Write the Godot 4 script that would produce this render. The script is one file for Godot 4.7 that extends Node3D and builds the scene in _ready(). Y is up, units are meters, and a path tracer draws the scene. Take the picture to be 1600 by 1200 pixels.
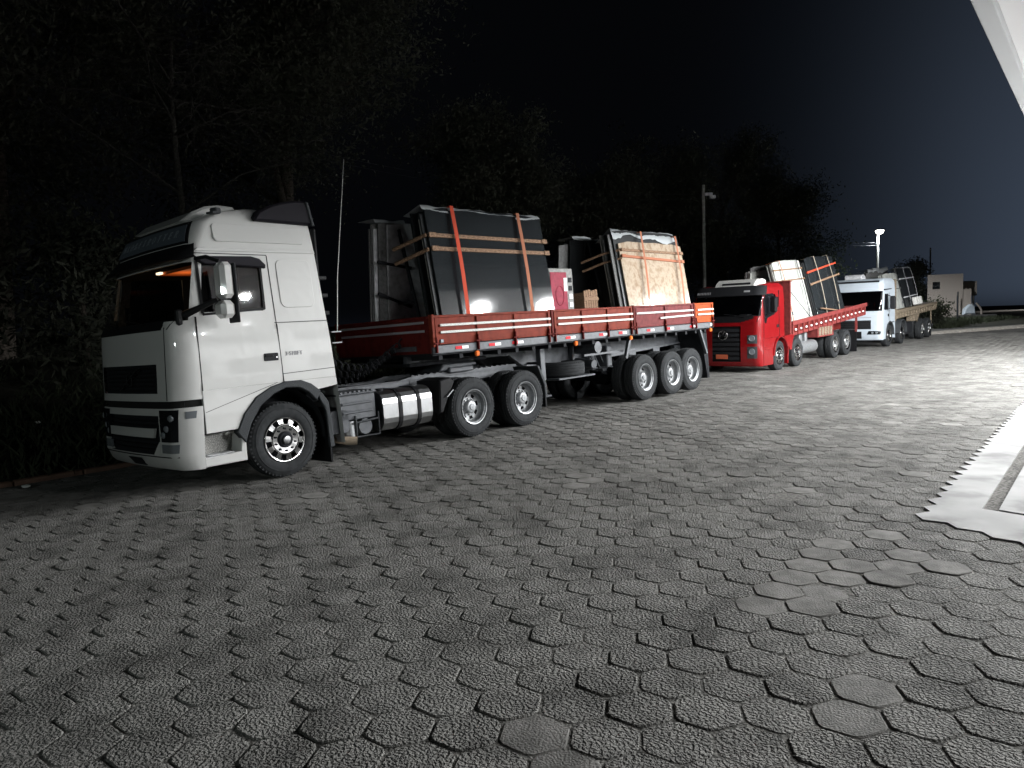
extends Node3D
# A row of three stone-carrying lorries parked at night on hexagonal block paving beside a filling station canopy.

const TH := 0.7470
var M := {}
var taken := {}
var rng := RandomNumberGenerator.new()
var T := {}
var mesh_cache := {}

const LAMP := 88.0

func sky_picture() -> ImageTexture:   # clear night sky: near black overhead, with lens glare painted in low at right
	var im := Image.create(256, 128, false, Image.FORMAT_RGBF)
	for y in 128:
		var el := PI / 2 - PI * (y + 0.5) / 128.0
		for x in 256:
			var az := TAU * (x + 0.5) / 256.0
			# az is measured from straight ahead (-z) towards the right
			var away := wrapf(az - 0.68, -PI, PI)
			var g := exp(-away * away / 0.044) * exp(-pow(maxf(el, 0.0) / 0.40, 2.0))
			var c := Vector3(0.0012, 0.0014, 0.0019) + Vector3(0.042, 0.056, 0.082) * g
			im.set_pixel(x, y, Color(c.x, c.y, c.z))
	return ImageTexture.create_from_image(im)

func _ready():
	var cam := Camera3D.new()
	cam.name = "camera"
	cam.position = Vector3(0, 1.95, 0)
	cam.rotation = Vector3(-0.0841, 0, -0.0314)
	cam.fov = 53.85
	cam.near = 0.1
	cam.far = 1500.0
	cam.current = true
	add_child(cam)
	var env := Environment.new()
	env.background_mode = Environment.BG_SKY
	env.sky = Sky.new()
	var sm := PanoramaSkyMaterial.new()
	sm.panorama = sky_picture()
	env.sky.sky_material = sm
	env.tonemap_mode = Environment.TONE_MAPPER_LINEAR
	env.tonemap_exposure = 1.0
	env.sdfgi_enabled = true
	env.ssao_enabled = true
	env.ssil_enabled = true
	var we := WorldEnvironment.new()
	we.name = "world_environment"
	we.environment = env
	add_child(we)
	materials()
	canopy()
	terrain()
	paving()
	street()
	vegetation()
	rng.seed = 1
	var F := frame(-3.093, -0.0996, 10.258, 0.747, 0.0185, 0.0396)
	tractor(F)
	trailer(F)
	loads(F)
	red_lorry(frame(9.242, -0.064, 25.902, 0.7296, 0.0226))
	white_lorry(frame(17.652, 0.176, 35.212, 0.7296, 0.0226))

# ---------------------------------------------------------------- mesh builder
class B:
	var st := SurfaceTool.new()
	var xf := Transform3D()
	var n := 0
	func _init():
		st.begin(Mesh.PRIMITIVE_TRIANGLES)
	func tri(a: Vector3, b: Vector3, c: Vector3, sg := -1):   # counter-clockwise seen from outside
		for p in [a, c, b]:
			st.set_smooth_group(sg)
			st.add_vertex(xf * p)
		n += 1
	func quad(a: Vector3, b: Vector3, c: Vector3, d: Vector3, sg := -1):
		tri(a, b, c, sg)
		tri(a, c, d, sg)
	func otri(a: Vector3, b: Vector3, c: Vector3, o: Vector3, sg := -1):
		if (b - a).cross(c - a).dot((a + b + c) / 3.0 - o) < 0.0:
			tri(a, c, b, sg)
		else:
			tri(a, b, c, sg)
	func oquad(a: Vector3, b: Vector3, c: Vector3, d: Vector3, o: Vector3, sg := -1):
		otri(a, b, c, o, sg)
		otri(a, c, d, o, sg)
	func box(c: Vector3, size: Vector3, bev := 0.0, rot := Basis()):
		var h := size * 0.5
		var b: float = minf(bev, minf(h.x, minf(h.y, h.z)) * 0.9)
		if b <= 0.0:
			b = 0.0
		var P := {}
		for sx in [-1, 1]:
			for sy in [-1, 1]:
				for sz in [-1, 1]:
					P[[sx, sy, sz, 0]] = c + rot * Vector3(sx * h.x, sy * (h.y - b), sz * (h.z - b))
					P[[sx, sy, sz, 1]] = c + rot * Vector3(sx * (h.x - b), sy * h.y, sz * (h.z - b))
					P[[sx, sy, sz, 2]] = c + rot * Vector3(sx * (h.x - b), sy * (h.y - b), sz * h.z)
		for s in [-1, 1]:
			oquad(P[[s, -1, -1, 0]], P[[s, 1, -1, 0]], P[[s, 1, 1, 0]], P[[s, -1, 1, 0]], c)
			oquad(P[[-1, s, -1, 1]], P[[1, s, -1, 1]], P[[1, s, 1, 1]], P[[-1, s, 1, 1]], c)
			oquad(P[[-1, -1, s, 2]], P[[1, -1, s, 2]], P[[1, 1, s, 2]], P[[-1, 1, s, 2]], c)
		if b > 0.0:
			for u in [-1, 1]:
				for v in [-1, 1]:
					oquad(P[[u, v, -1, 0]], P[[u, v, 1, 0]], P[[u, v, 1, 1]], P[[u, v, -1, 1]], c)
					oquad(P[[u, -1, v, 0]], P[[u, 1, v, 0]], P[[u, 1, v, 2]], P[[u, -1, v, 2]], c)
					oquad(P[[-1, u, v, 1]], P[[1, u, v, 1]], P[[1, u, v, 2]], P[[-1, u, v, 2]], c)
					for w in [-1, 1]:
						otri(P[[u, v, w, 0]], P[[u, v, w, 1]], P[[u, v, w, 2]], c)
	func mm(x0: float, x1: float, y0: float, y1: float, z0: float, z1: float, bev := 0.0):
		box(Vector3(x0 + x1, y0 + y1, z0 + z1) * 0.5, Vector3(absf(x1 - x0), absf(y1 - y0), absf(z1 - z0)), bev)
	func prism(poly: Array, z0: float, z1: float, bev := 0.0):   # polygon in (x, y), between z0 and z1 (z1 is the side seen)
		var pts := PackedVector2Array(poly)
		var area := 0.0
		for i in pts.size():
			area += pts[i].cross(pts[(i + 1) % pts.size()])
		if area < 0.0:
			pts.reverse()
		var m := pts.size()
		var ins := PackedVector2Array()
		for i in m:
			var e0 := (pts[i] - pts[(i + m - 1) % m]).normalized()
			var e1 := (pts[(i + 1) % m] - pts[i]).normalized()
			var nn := Vector2(-e0.y - e1.y, e0.x + e1.x)
			var k: float = bev / maxf(0.35, nn.length_squared() * 0.5) if bev > 0.0 else 0.0
			ins.append(pts[i] + nn * k)
		var ix := Geometry2D.triangulate_polygon(pts)
		var d := signf(z1 - z0)
		for t in range(0, ix.size(), 3):
			var a := ix[t]
			var b := ix[t + 1]
			var c := ix[t + 2]
			if (pts[b] - pts[a]).cross(pts[c] - pts[a]) * d < 0.0:
				var q := b
				b = c
				c = q
			tri(v3(ins[a], z1), v3(ins[b], z1), v3(ins[c], z1))
			tri(v3(pts[a], z0), v3(pts[c], z0), v3(pts[b], z0))
		for i in m:
			var j := (i + 1) % m
			if d < 0.0:
				var k2 := i
				i = j
				j = k2
			quad(v3(pts[i], z0), v3(pts[j], z0), v3(pts[j], z1 - d * bev), v3(pts[i], z1 - d * bev))
			if bev > 0.0:
				quad(v3(pts[i], z1 - d * bev), v3(pts[j], z1 - d * bev), v3(ins[j], z1), v3(ins[i], z1))
	func v3(p: Vector2, z: float) -> Vector3:
		return Vector3(p.x, p.y, z)
	func tube(pts: Array, r: float, k := 8, r1 := -1.0):
		var last := pts.size() - 1
		var u := Vector3.UP
		var rings := []
		for i in pts.size():
			var d: Vector3 = (pts[mini(i + 1, last)] - pts[maxi(i - 1, 0)]).normalized()
			if absf(d.dot(u)) > 0.98:
				u = Vector3(0.3, 0.1, 1).normalized()
			var a := d.cross(u).normalized()
			var b := a.cross(d).normalized()
			u = b
			var rr: float = r if r1 < 0.0 else lerpf(r, r1, float(i) / last)
			var ring := []
			for q in k:
				var an := TAU * q / k
				ring.append(pts[i] + (a * cos(an) + b * sin(an)) * rr)
			rings.append(ring)
		for i in last:
			for q in k:
				var q2 := (q + 1) % k
				oquad(rings[i][q], rings[i][q2], rings[i + 1][q2], rings[i + 1][q], (pts[i] + pts[i + 1]) * 0.5, 3)
		for q in k:
			otri(rings[0][q], rings[0][(q + 1) % k], pts[0], pts[1])
			otri(rings[last][q], rings[last][(q + 1) % k], pts[last], pts[last - 1])
	func lathe(prof: Array, k := 40, smooth_to := -1, skip_from := -1, skip_n := 0, skip_w := 0):   # profile of Vector2(r, z), outside on the left going along
		for i in prof.size() - 1:
			var sg: int = 1 if i < smooth_to else 10 + i
			for q in k:
				if i == skip_from and skip_n > 0 and (q % (k / skip_n)) < skip_w:
					continue
				var a0 := TAU * q / k
				var a1 := TAU * (q + 1) / k
				var A: Vector2 = prof[i]
				var C: Vector2 = prof[i + 1]
				var p0 := Vector3(A.x * cos(a0), A.x * sin(a0), A.y)
				var p1 := Vector3(A.x * cos(a1), A.x * sin(a1), A.y)
				var p2 := Vector3(C.x * cos(a1), C.x * sin(a1), C.y)
				var p3 := Vector3(C.x * cos(a0), C.x * sin(a0), C.y)
				if A.x < 0.0001:
					tri(p0, p2, p3, sg)
				elif C.x < 0.0001:
					tri(p0, p1, p2, sg)
				else:
					quad(p0, p1, p2, p3, sg)
	func done() -> ArrayMesh:
		st.generate_normals()
		return st.commit()

# ---------------------------------------------------------------- objects
func numbered(called: String) -> String:
	if not taken.has(called):
		taken[called] = 0
		return called
	taken[called] += 1
	return "%s_%03d" % [called, taken[called]]

func thing(called: String, label: String, category: String, xf := Transform3D(), group := "") -> Node3D:
	var o := Node3D.new()
	o.name = numbered(called)
	add_child(o, true)
	o.transform = xf
	tag(o, label, category, group)
	return o

func tag(o: Node, label: String, category: String, group := ""):
	o.set_meta("label", label)
	o.set_meta("category", category)
	if group:
		o.set_meta("group", group)

func part(called: String, b: B, m: Material, parent: Node, label := "") -> MeshInstance3D:
	return put(called, b.done(), m, parent, Transform3D(), label)

func put(called: String, mesh: Mesh, m: Material, parent: Node, xf := Transform3D(), label := "") -> MeshInstance3D:
	var o := MeshInstance3D.new()
	o.name = called if parent != self else numbered(called)
	o.mesh = mesh
	o.material_override = m
	o.transform = xf
	parent.add_child(o, true)
	if label:
		o.set_meta("label", label)
	return o

func sub(called: String, parent: Node, at := Vector3.ZERO) -> Node3D:
	var o := Node3D.new()
	o.name = called
	o.position = at
	parent.add_child(o, true)
	return o

func frame(x: float, y: float, d: float, th: float, rise: float, roll := 0.0) -> Transform3D:   # local x towards the rear, y up, z towards the viewer's side
	var a := Vector3(sin(th) * cos(rise), sin(rise), -cos(th) * cos(rise))
	var l := Vector3(cos(th), 0, sin(th))
	var u := l.cross(a)
	var l2 := l * cos(roll) + u * sin(roll)
	var u2 := u * cos(roll) - l * sin(roll)
	return Transform3D(Basis(a, u2, l2), Vector3(x, y, -d))

func at(x: float, y: float, z: float) -> Transform3D:
	return Transform3D(Basis(), Vector3(x, y, z))

func text(called: String, words: String, size: float, m: Material, parent: Node, xf: Transform3D) -> MeshInstance3D:
	var t := TextMesh.new()
	t.text = words
	var f := SystemFont.new()
	f.font_names = PackedStringArray(["Droid Sans"])
	f.font_weight = 700
	t.font = f
	t.font_size = 32
	t.pixel_size = size / 32.0
	t.depth = 0.006
	return put(called, t, m, parent, xf)

# ---------------------------------------------------------------- the ground's shape
const LS := [-60.0, -8.0, 0.0, 8.0, 13.0, 19.0, 23.0, 27.0, 33.0, 41.0, 50.0, 75.0, 110.0, 600.0]
const LH := [-0.3, -0.2, -0.1, 0.05, 0.06, -0.05, 0.0, 0.1, 0.19, 0.36, 0.55, 0.85, 1.2, 1.3]

func sq_of(x: float, d: float) -> Vector2:
	return Vector2((x + 3.093) * sin(TH) + (d - 10.258) * cos(TH), (x + 3.093) * cos(TH) - (d - 10.258) * sin(TH))

func xd_of(s: float, q: float) -> Vector2:
	return Vector2(-3.093 + s * sin(TH) + q * cos(TH), 10.258 + s * cos(TH) - q * sin(TH))

func kerb_q(s: float) -> float:
	return lerpf(-3.7, -6.6, smoothstep(6.0, 17.0, s))

func bank(s: float, q: float) -> float:
	var over := kerb_q(s) - 0.8 - q
	return clampf(over * 0.32, 0.0, 1.5) * (1.0 - smoothstep(36.0, 50.0, s))

func ground_sq(s: float, q: float) -> float:
	var i := 0
	while i < LS.size() - 2 and s > LS[i + 1]:
		i += 1
	var t: float = clampf((s - LS[i]) / (LS[i + 1] - LS[i]), 0.0, 1.0)
	var y: float = lerpf(LH[i], LH[i + 1], t)
	y += 0.04 * clampf(q, -3.0, 0.5) * (1.0 - smoothstep(11.0, 17.0, s)) * smoothstep(-30.0, -8.0, s)
	var w: float = maxf(1.0 - smoothstep(0.5, 6.0, q), smoothstep(24.0, 42.0, s))
	return y * w

func ground_xd(x: float, d: float) -> float:
	var k := sq_of(x, d)
	return ground_sq(k.x, k.y)

# ---------------------------------------------------------------- materials
func noise_tex(size: int, freq: float, kind: int, octaves: int, colors: Array, offs: Array, seed_ := 1, fractal := FastNoiseLite.FRACTAL_FBM) -> NoiseTexture2D:
	var nz := FastNoiseLite.new()
	nz.noise_type = kind
	nz.seed = seed_
	nz.frequency = freq
	nz.fractal_type = fractal
	nz.fractal_octaves = octaves
	var t := NoiseTexture2D.new()
	t.width = size
	t.height = size
	t.seamless = true
	t.noise = nz
	var g := Gradient.new()
	var cs := PackedColorArray()
	for c in colors:
		cs.append(c if c is Color else Color(c, c, c))
	g.colors = cs
	g.offsets = PackedFloat32Array(offs)
	t.color_ramp = g
	return t

func lin(r: float, g: float, b: float) -> Color:
	return Color(r, g, b).linear_to_srgb()

func mat(called: String, c: Color, rough: float, metal := 0.0, tex := "", scale := 1.0, bump := "", depth := 0.0) -> StandardMaterial3D:
	var m := StandardMaterial3D.new()
	m.resource_name = called
	m.albedo_color = c
	m.roughness = rough
	m.metallic = metal
	if rough >= 0.3 and metal < 0.1:
		m.metallic_specular = 0.22   # dusty or matt surfaces
	if tex:
		m.albedo_texture = T[tex]
	if tex or bump:
		m.uv1_triplanar = true
		m.uv1_scale = Vector3.ONE * scale
	if bump:
		m.heightmap_enabled = true
		m.heightmap_texture = T[bump]
		m.heightmap_scale = depth
	M[called] = m
	return m

func materials():
	var S := FastNoiseLite.TYPE_SIMPLEX_SMOOTH
	T.grain = noise_tex(512, 0.05, S, 5, [0.62, 1.0], [0.2, 0.75], 3)
	T.patch = noise_tex(512, 0.008, S, 5, [0.84, 0.94, 1.0], [0.15, 0.5, 0.8], 5)
	T.pits = noise_tex(1024, 0.042, S, 3, [0.0, 0.25, 0.9, 1.0], [0.22, 0.42, 0.62, 0.8], 7)
	T.sandy = noise_tex(512, 0.09, S, 3, [0.1, 0.9], [0.2, 0.8], 8)
	T.wave = noise_tex(256, 0.012, S, 2, [0.0, 1.0], [0.1, 0.9], 9)
	T.specks = noise_tex(512, 0.16, FastNoiseLite.TYPE_CELLULAR, 1, [Color(0.45, 0.46, 0.47), Color(0.72, 0.74, 0.75), Color(1, 1, 1)], [0.1, 0.5, 0.9], 11, FastNoiseLite.FRACTAL_NONE)
	T.stone = noise_tex(512, 0.014, S, 3, [Color(0.84, 0.75, 0.66), Color(0.92, 0.85, 0.77), Color(1, 0.95, 0.88), Color(0.89, 0.81, 0.73)], [0.15, 0.42, 0.62, 0.9], 13)
	T.wood = noise_tex(256, 0.03, S, 4, [0.55, 1.0], [0.2, 0.8], 15)
	var w := mat("white_paint", lin(0.58, 0.575, 0.56), 0.34, 0.0, "", 0.9, "wave", 0.26)
	w.clearcoat_enabled = true
	w.clearcoat = 1.0
	w.clearcoat_roughness = 0.03
	var r := mat("red_paint", lin(0.21, 0.005, 0.007), 0.4, 0.0, "", 0.9, "wave", 0.3)
	r.clearcoat_enabled = true
	r.clearcoat = 1.0
	r.clearcoat_roughness = 0.05
	var w2 := mat("bluish_white_paint", lin(0.45, 0.50, 0.55), 0.35, 0.0, "", 0.9, "wave", 0.12)
	w2.clearcoat_enabled = true
	w2.clearcoat = 1.0
	mat("black_plastic", lin(0.012, 0.012, 0.013), 0.45)
	mat("dark_plastic", lin(0.03, 0.031, 0.034), 0.55, 0.0, "grain", 3.0)
	mat("deflector_plastic", lin(0.022, 0.02, 0.026), 0.6, 0.0, "grain", 6.0)
	mat("grey_trim", lin(0.075, 0.08, 0.085), 0.6, 0.0, "grain", 4.0)
	mat("chassis_grey", lin(0.072, 0.077, 0.086), 0.55, 0.1, "patch", 1.6)
	mat("chassis_dark", lin(0.022, 0.023, 0.026), 0.7, 0.0, "patch", 1.6)
	mat("rubber", lin(0.038, 0.04, 0.042), 0.75, 0.0, "patch", 2.2)
	mat("chrome", lin(0.75, 0.75, 0.75), 0.12, 1.0)
	mat("brushed_metal", lin(0.40, 0.405, 0.41), 0.3, 1.0, "", 3.0, "wave", 0.06)
	mat("wheel_steel", lin(0.34, 0.35, 0.36), 0.42, 0.6, "patch", 3.0)
	mat("dark_glassy", lin(0.01, 0.011, 0.013), 0.06)
	mat("seam", lin(0.02, 0.02, 0.02), 0.8)
	mat("lamp_lens", lin(0.25, 0.27, 0.29), 0.12, 0.4)
	mat("amber", lin(0.8, 0.17, 0.03), 0.3)
	mat("tape_red", lin(0.6, 0.02, 0.03), 0.35)
	mat("tape_white", lin(0.85, 0.85, 0.85), 0.35)
	mat("board_red", lin(0.185, 0.03, 0.016), 0.65, 0.0, "patch", 1.3, "grain", 0.05)
	mat("board_dark_red", lin(0.12, 0.014, 0.011), 0.65, 0.0, "patch", 1.3)
	mat("board_maroon", lin(0.15, 0.032, 0.032), 0.65, 0.0, "patch", 1.5)
	mat("board_orange", lin(0.38, 0.065, 0.013), 0.65, 0.0, "patch", 1.5)
	mat("bed_red", lin(0.21, 0.043, 0.04), 0.6, 0.0, "patch", 1.1)
	mat("bed_wood", lin(0.32, 0.26, 0.19), 0.75, 0.0, "wood", 2.5)
	mat("white_stripe", lin(0.85, 0.84, 0.80), 0.4, 0.0, "grain", 2.0)
	mat("grey_stripe", lin(0.3, 0.3, 0.31), 0.5)
	mat("black_granite", lin(0.046, 0.050, 0.053), 0.055, 0.0, "specks", 1.3)
	mat("dark_granite", lin(0.035, 0.037, 0.038), 0.35, 0.0, "specks", 3.0)
	mat("stone_edge", lin(0.16, 0.16, 0.158), 0.8, 0.0, "patch", 3.0, "grain", 0.4)
	mat("stone_edge_light", lin(0.30, 0.29, 0.27), 0.8, 0.0, "patch", 3.0, "grain", 0.4)
	mat("grey_stone", lin(0.58, 0.58, 0.60), 0.5, 0.0, "patch", 1.2)
	mat("white_stone", lin(0.44, 0.45, 0.42), 0.3, 0.0, "patch", 0.7)
	mat("beige_stone", lin(0.40, 0.375, 0.345), 0.045, 0.0, "stone", 0.6)
	mat("strap_red", lin(0.47, 0.062, 0.03), 0.7)
	mat("strap_brown", lin(0.33, 0.125, 0.07), 0.7)
	mat("strap_pale", lin(0.42, 0.36, 0.28), 0.7)
	mat("batten_wood", lin(0.36, 0.225, 0.145), 0.75, 0.0, "wood", 4.0)
	mat("plastic_film", lin(0.42, 0.44, 0.45), 0.35)
	mat("machine_red", lin(0.26, 0.016, 0.04), 0.55, 0.0, "patch", 2.0)
	mat("machine_grey", lin(0.25, 0.25, 0.24), 0.6, 0.0, "patch", 2.0)
	mat("cab_orange", lin(0.42, 0.10, 0.025), 0.8)
	mat("cab_dark", lin(0.02, 0.018, 0.016), 0.8)
	mat("plate_red", lin(0.5, 0.12, 0.06), 0.5)
	mat("sign_blue", lin(0.085, 0.10, 0.12), 0.4)
	mat("sign_letter", lin(0.19, 0.215, 0.24), 0.4)
	mat("tan_pipe", lin(0.36, 0.29, 0.22), 0.6)
	var pv := mat("paver_rough", lin(0.30, 0.292, 0.274), 0.85, 0.0, "patch", 0.9, "pits", 2.6)
	pv.uv1_world_triplanar = true
	pv.vertex_color_use_as_albedo = true
	T.stain = noise_tex(512, 0.012, S, 5, [0.84, 0.96, 1.0], [0.22, 0.42, 0.6], 23)   # oil, tyre marks and blown dirt over the whole yard
	var ps := mat("paver_smooth", lin(0.275, 0.266, 0.25), 0.8, 0.0, "patch", 1.2, "sandy", 0.3)
	ps.uv1_world_triplanar = true
	ps.vertex_color_use_as_albedo = true
	var pw := mat("paver_worn", lin(0.285, 0.277, 0.26), 0.82, 0.0, "patch", 0.9, "pits", 1.6)
	pw.uv1_world_triplanar = true
	var js := mat("joint_sand", lin(0.26, 0.25, 0.232), 0.95, 0.0, "grain", 0.8, "sandy", 0.5)
	js.uv1_world_triplanar = true
	var cc := mat("concrete", lin(0.50, 0.495, 0.49), 0.8, 0.0, "patch", 0.12, "sandy", 0.05)
	cc.uv1_world_triplanar = true
	for e in [pv, ps, pw, js, cc]:
		e.detail_enabled = true
		e.detail_blend_mode = BaseMaterial3D.BLEND_MODE_MUL
		e.detail_albedo = T.stain
		e.detail_uv_layer = BaseMaterial3D.DETAIL_UV_2
		e.uv2_triplanar = true
		e.uv2_world_triplanar = true
		e.uv2_scale = Vector3.ONE * 0.17
	mat("kerb_concrete", lin(0.42, 0.39, 0.35), 0.85, 0.0, "patch", 0.8)
	mat("old_kerb", lin(0.20, 0.12, 0.09), 0.9, 0.0, "patch", 1.2)
	var so := mat("soil", lin(0.035, 0.034, 0.026), 0.95, 0.0, "patch", 0.3, "sandy", 2.0)
	so.uv1_world_triplanar = true
	mat("road_grey", lin(0.16, 0.155, 0.15), 0.9, 0.0, "patch", 0.3)
	mat("bark", lin(0.10, 0.085, 0.07), 0.9, 0.0, "wood", 1.5)
	mat("pale_bark", lin(0.075, 0.07, 0.062), 0.9, 0.0, "wood", 1.5)
	var lf := mat("leaf", lin(0.045, 0.047, 0.036), 0.95)
	lf.backlight_enabled = true
	lf.backlight = Color(0.15, 0.18, 0.1)
	mat("grass_blade", lin(0.036, 0.042, 0.026), 0.9)
	mat("pole_concrete", lin(0.30, 0.30, 0.28), 0.85, 0.0, "patch", 1.0)
	mat("cream_wall", lin(0.54, 0.465, 0.41), 0.9, 0.0, "grain", 0.6)
	mat("canopy_fascia", lin(0.55, 0.56, 0.57), 0.5)
	mat("canopy_white", lin(0.78, 0.77, 0.77), 0.5)
	mat("wire", lin(0.05, 0.05, 0.05), 0.6)
	mat("pale_blue", lin(0.62, 0.68, 0.74), 0.5)
	mat("litter_white", lin(0.7, 0.7, 0.68), 0.7)
	mat("brick_red", lin(0.38, 0.13, 0.09), 0.85, 0.0, "grain", 3.0)
	var gl := mat("glass", Color(0.02, 0.025, 0.03, 0.35), 0.02)
	gl.transparency = BaseMaterial3D.TRANSPARENCY_ALPHA
	var gt := mat("tinted_glass", Color(0.01, 0.012, 0.015, 0.8), 0.03)
	gt.transparency = BaseMaterial3D.TRANSPARENCY_ALPHA
	var em := mat("lamp_glow", Color(1, 1, 1), 0.5)
	em.emission_enabled = true
	em.emission = Color(1, 0.98, 0.94)
	em.emission_energy_multiplier = 30.0
	var ew := mat("reading_lamp_glow", Color(1, 1, 1), 0.5)
	ew.emission_enabled = true
	ew.emission = Color(1, 0.9, 0.75)
	ew.emission_energy_multiplier = 3.0

# ---------------------------------------------------------------- cab shells
# P: hs (ring heights), sf/cs/sb (pairs of height and value: front, corner start, back), w (width), ins (pairs: tumblehome), rc, bulge, cols (fractions along the side)
func lut(a: Array, h: float) -> float:
	if h <= a[0][0]:
		return a[0][1]
	for i in a.size() - 1:
		if h <= a[i + 1][0]:
			return lerpf(a[i][1], a[i + 1][1], (h - a[i][0]) / (a[i + 1][0] - a[i][0]))
	return a[-1][1]

const ARC := 6
const FRONT := 10

func cab_ring(P: Dictionary, h: float) -> Array:
	var sf := lut(P.sf, h)
	var c := lut(P.cs, h)
	var sb := lut(P.sb, h)
	var ins := lut(P.ins, h)
	var rc: float = P.rc
	var hw: float = P.w * 0.5 - ins
	var near := []
	for t in P.cols:
		near.append(Vector3(lerpf(sb, c, t), h, hw))
	var sfc: float = sf + P.bulge
	for i in range(1, ARC + 1):
		var f := PI / 2 * i / ARC
		near.append(Vector3(c + (sfc - c) * sin(f), h, hw - rc * (1.0 - cos(f))))
	var out := near.duplicate()
	for i in range(1, FRONT):
		var q: float = (hw - rc) * (1.0 - 2.0 * i / FRONT)
		var k: float = q / (hw - rc)
		out.append(Vector3(sf + P.bulge * k * k, h, q))
	for i in range(near.size() - 1, -1, -1):
		out.append(Vector3(near[i].x, h, -near[i].z))
	for i in out.size():
		out[i].z -= P.w * 0.5
	return out

func cab_front(P: Dictionary, h: float, q: float) -> Vector3:   # q from 0 (near side) to -w
	var sf := lut(P.sf, h)
	var c := lut(P.cs, h)
	var hw: float = P.w * 0.5 - lut(P.ins, h)
	var rc: float = P.rc
	var z: float = q + P.w * 0.5
	var a := absf(z)
	if a <= hw - rc:
		var k := a / (hw - rc)
		return Vector3(sf + P.bulge * k * k, h, q)
	var cf: float = clampf(1.0 - (hw - a) / rc, 0.0, 1.0)
	return Vector3(c + (sf + P.bulge - c) * sqrt(1.0 - cf * cf), h, signf(z) * minf(a, hw) - P.w * 0.5)

func cab_shell(b: B, P: Dictionary, skips: Array, close := true):
	var hs: Array = P.hs
	var rings := []
	for h in hs:
		rings.append(cab_ring(P, h))
	var m: int = rings[0].size()
	for i in hs.size() - 1:
		var hm: float = (hs[i] + hs[i + 1]) * 0.5
		for k in m - 1:
			var skip := false
			for s in skips:
				if hm > s[0] and hm < s[1] and ((k >= s[2] and k < s[3]) or (s.size() > 4 and m - 2 - k >= s[2] and m - 2 - k < s[3])):
					skip = true
			if not skip:
				b.quad(rings[i][k + 1], rings[i][k], rings[i + 1][k], rings[i + 1][k + 1], 1)
		if close:
			b.quad(rings[i][0], rings[i][m - 1], rings[i + 1][m - 1], rings[i + 1][0])
	var top: Array = rings[-1]
	var c := Vector3.ZERO
	for p in top:
		c += p / m
	c.y += 0.015
	if close:
		for k in m:
			b.tri(top[(k + 1) % m], top[k], c, 1)

func cab_pane(b: B, P: Dictionary, h0: float, h1: float, k0: int, k1: int, inset: float, steps := 6):
	var rows := []
	for i in steps + 1:
		var r := cab_ring(P, lerpf(h0, h1, float(i) / steps))
		var row := []
		for k in range(k0, k1 + 1):
			var p: Vector3 = r[k]
			var c := Vector3(0.2, p.y, -P.w * 0.5)
			row.append(p + (c - p).normalized() * inset)
		rows.append(row)
	for i in steps:
		for k in k1 - k0:
			b.quad(rows[i][k + 1], rows[i][k], rows[i + 1][k], rows[i + 1][k + 1], 1)

# a panel that follows the cab's front, between two heights, each with its own span of q; proud by off, edged
func front_panel(b: B, P: Dictionary, h0: float, h1: float, qa0: float, qb0: float, qa1: float, qb1: float, off: float, thick := 0.02, nq := 10, nh := 4):
	var g := []
	var gi := []
	for i in nh + 1:
		var v := float(i) / nh
		var h := lerpf(h0, h1, v)
		var row := []
		var rowi := []
		for k in nq + 1:
			var u := float(k) / nq
			var q: float = lerpf(lerpf(qa0, qa1, v), lerpf(qb0, qb1, v), u)
			var p := cab_front(P, h, q)
			var du := cab_front(P, h, q + 0.01) - cab_front(P, h, q - 0.01)
			var dv := cab_front(P, h + 0.01, q) - cab_front(P, h - 0.01, q)
			var nn := du.cross(dv).normalized()
			if nn.x > 0.0:
				nn = -nn
			row.append(p + nn * off)
			rowi.append(p + nn * (off - thick))
		g.append(row)
		gi.append(rowi)
	for i in nh:
		for k in nq:
			b.quad(g[i][k], g[i][k + 1], g[i + 1][k + 1], g[i + 1][k], 1)
	for i in nh:
		b.quad(gi[i][0], g[i][0], g[i + 1][0], gi[i + 1][0])
		b.quad(g[i][nq], gi[i][nq], gi[i + 1][nq], g[i + 1][nq])
	for k in nq:
		b.quad(gi[0][k], gi[0][k + 1], g[0][k + 1], g[0][k])
		b.quad(g[nh][k], g[nh][k + 1], gi[nh][k + 1], gi[nh][k])

func round_rect(x0: float, x1: float, y0: float, y1: float, r: float, lean := 0.0) -> Array:
	var out := []
	for c in [[x1 - r, y1 - r, 0], [x0 + r, y1 - r, 1], [x0 + r, y0 + r, 2], [x1 - r, y0 + r, 3]]:
		for k in 5:
			var a: float = PI / 2 * (c[2] + k / 4.0)
			var y: float = c[1] + r * sin(a)
			out.append(Vector2(c[0] + r * cos(a) + lean * (y - y0), y))
	return out

func bar2(b: B, p: Vector2, q: Vector2, w: float, z0: float, z1: float):   # a flat bar in the side plane
	var d := (q - p).normalized()
	var nn := Vector2(-d.y, d.x) * w * 0.5
	b.prism([p + nn, p - nn, q - nn, q + nn], z0, z1, 0.0)

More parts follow.
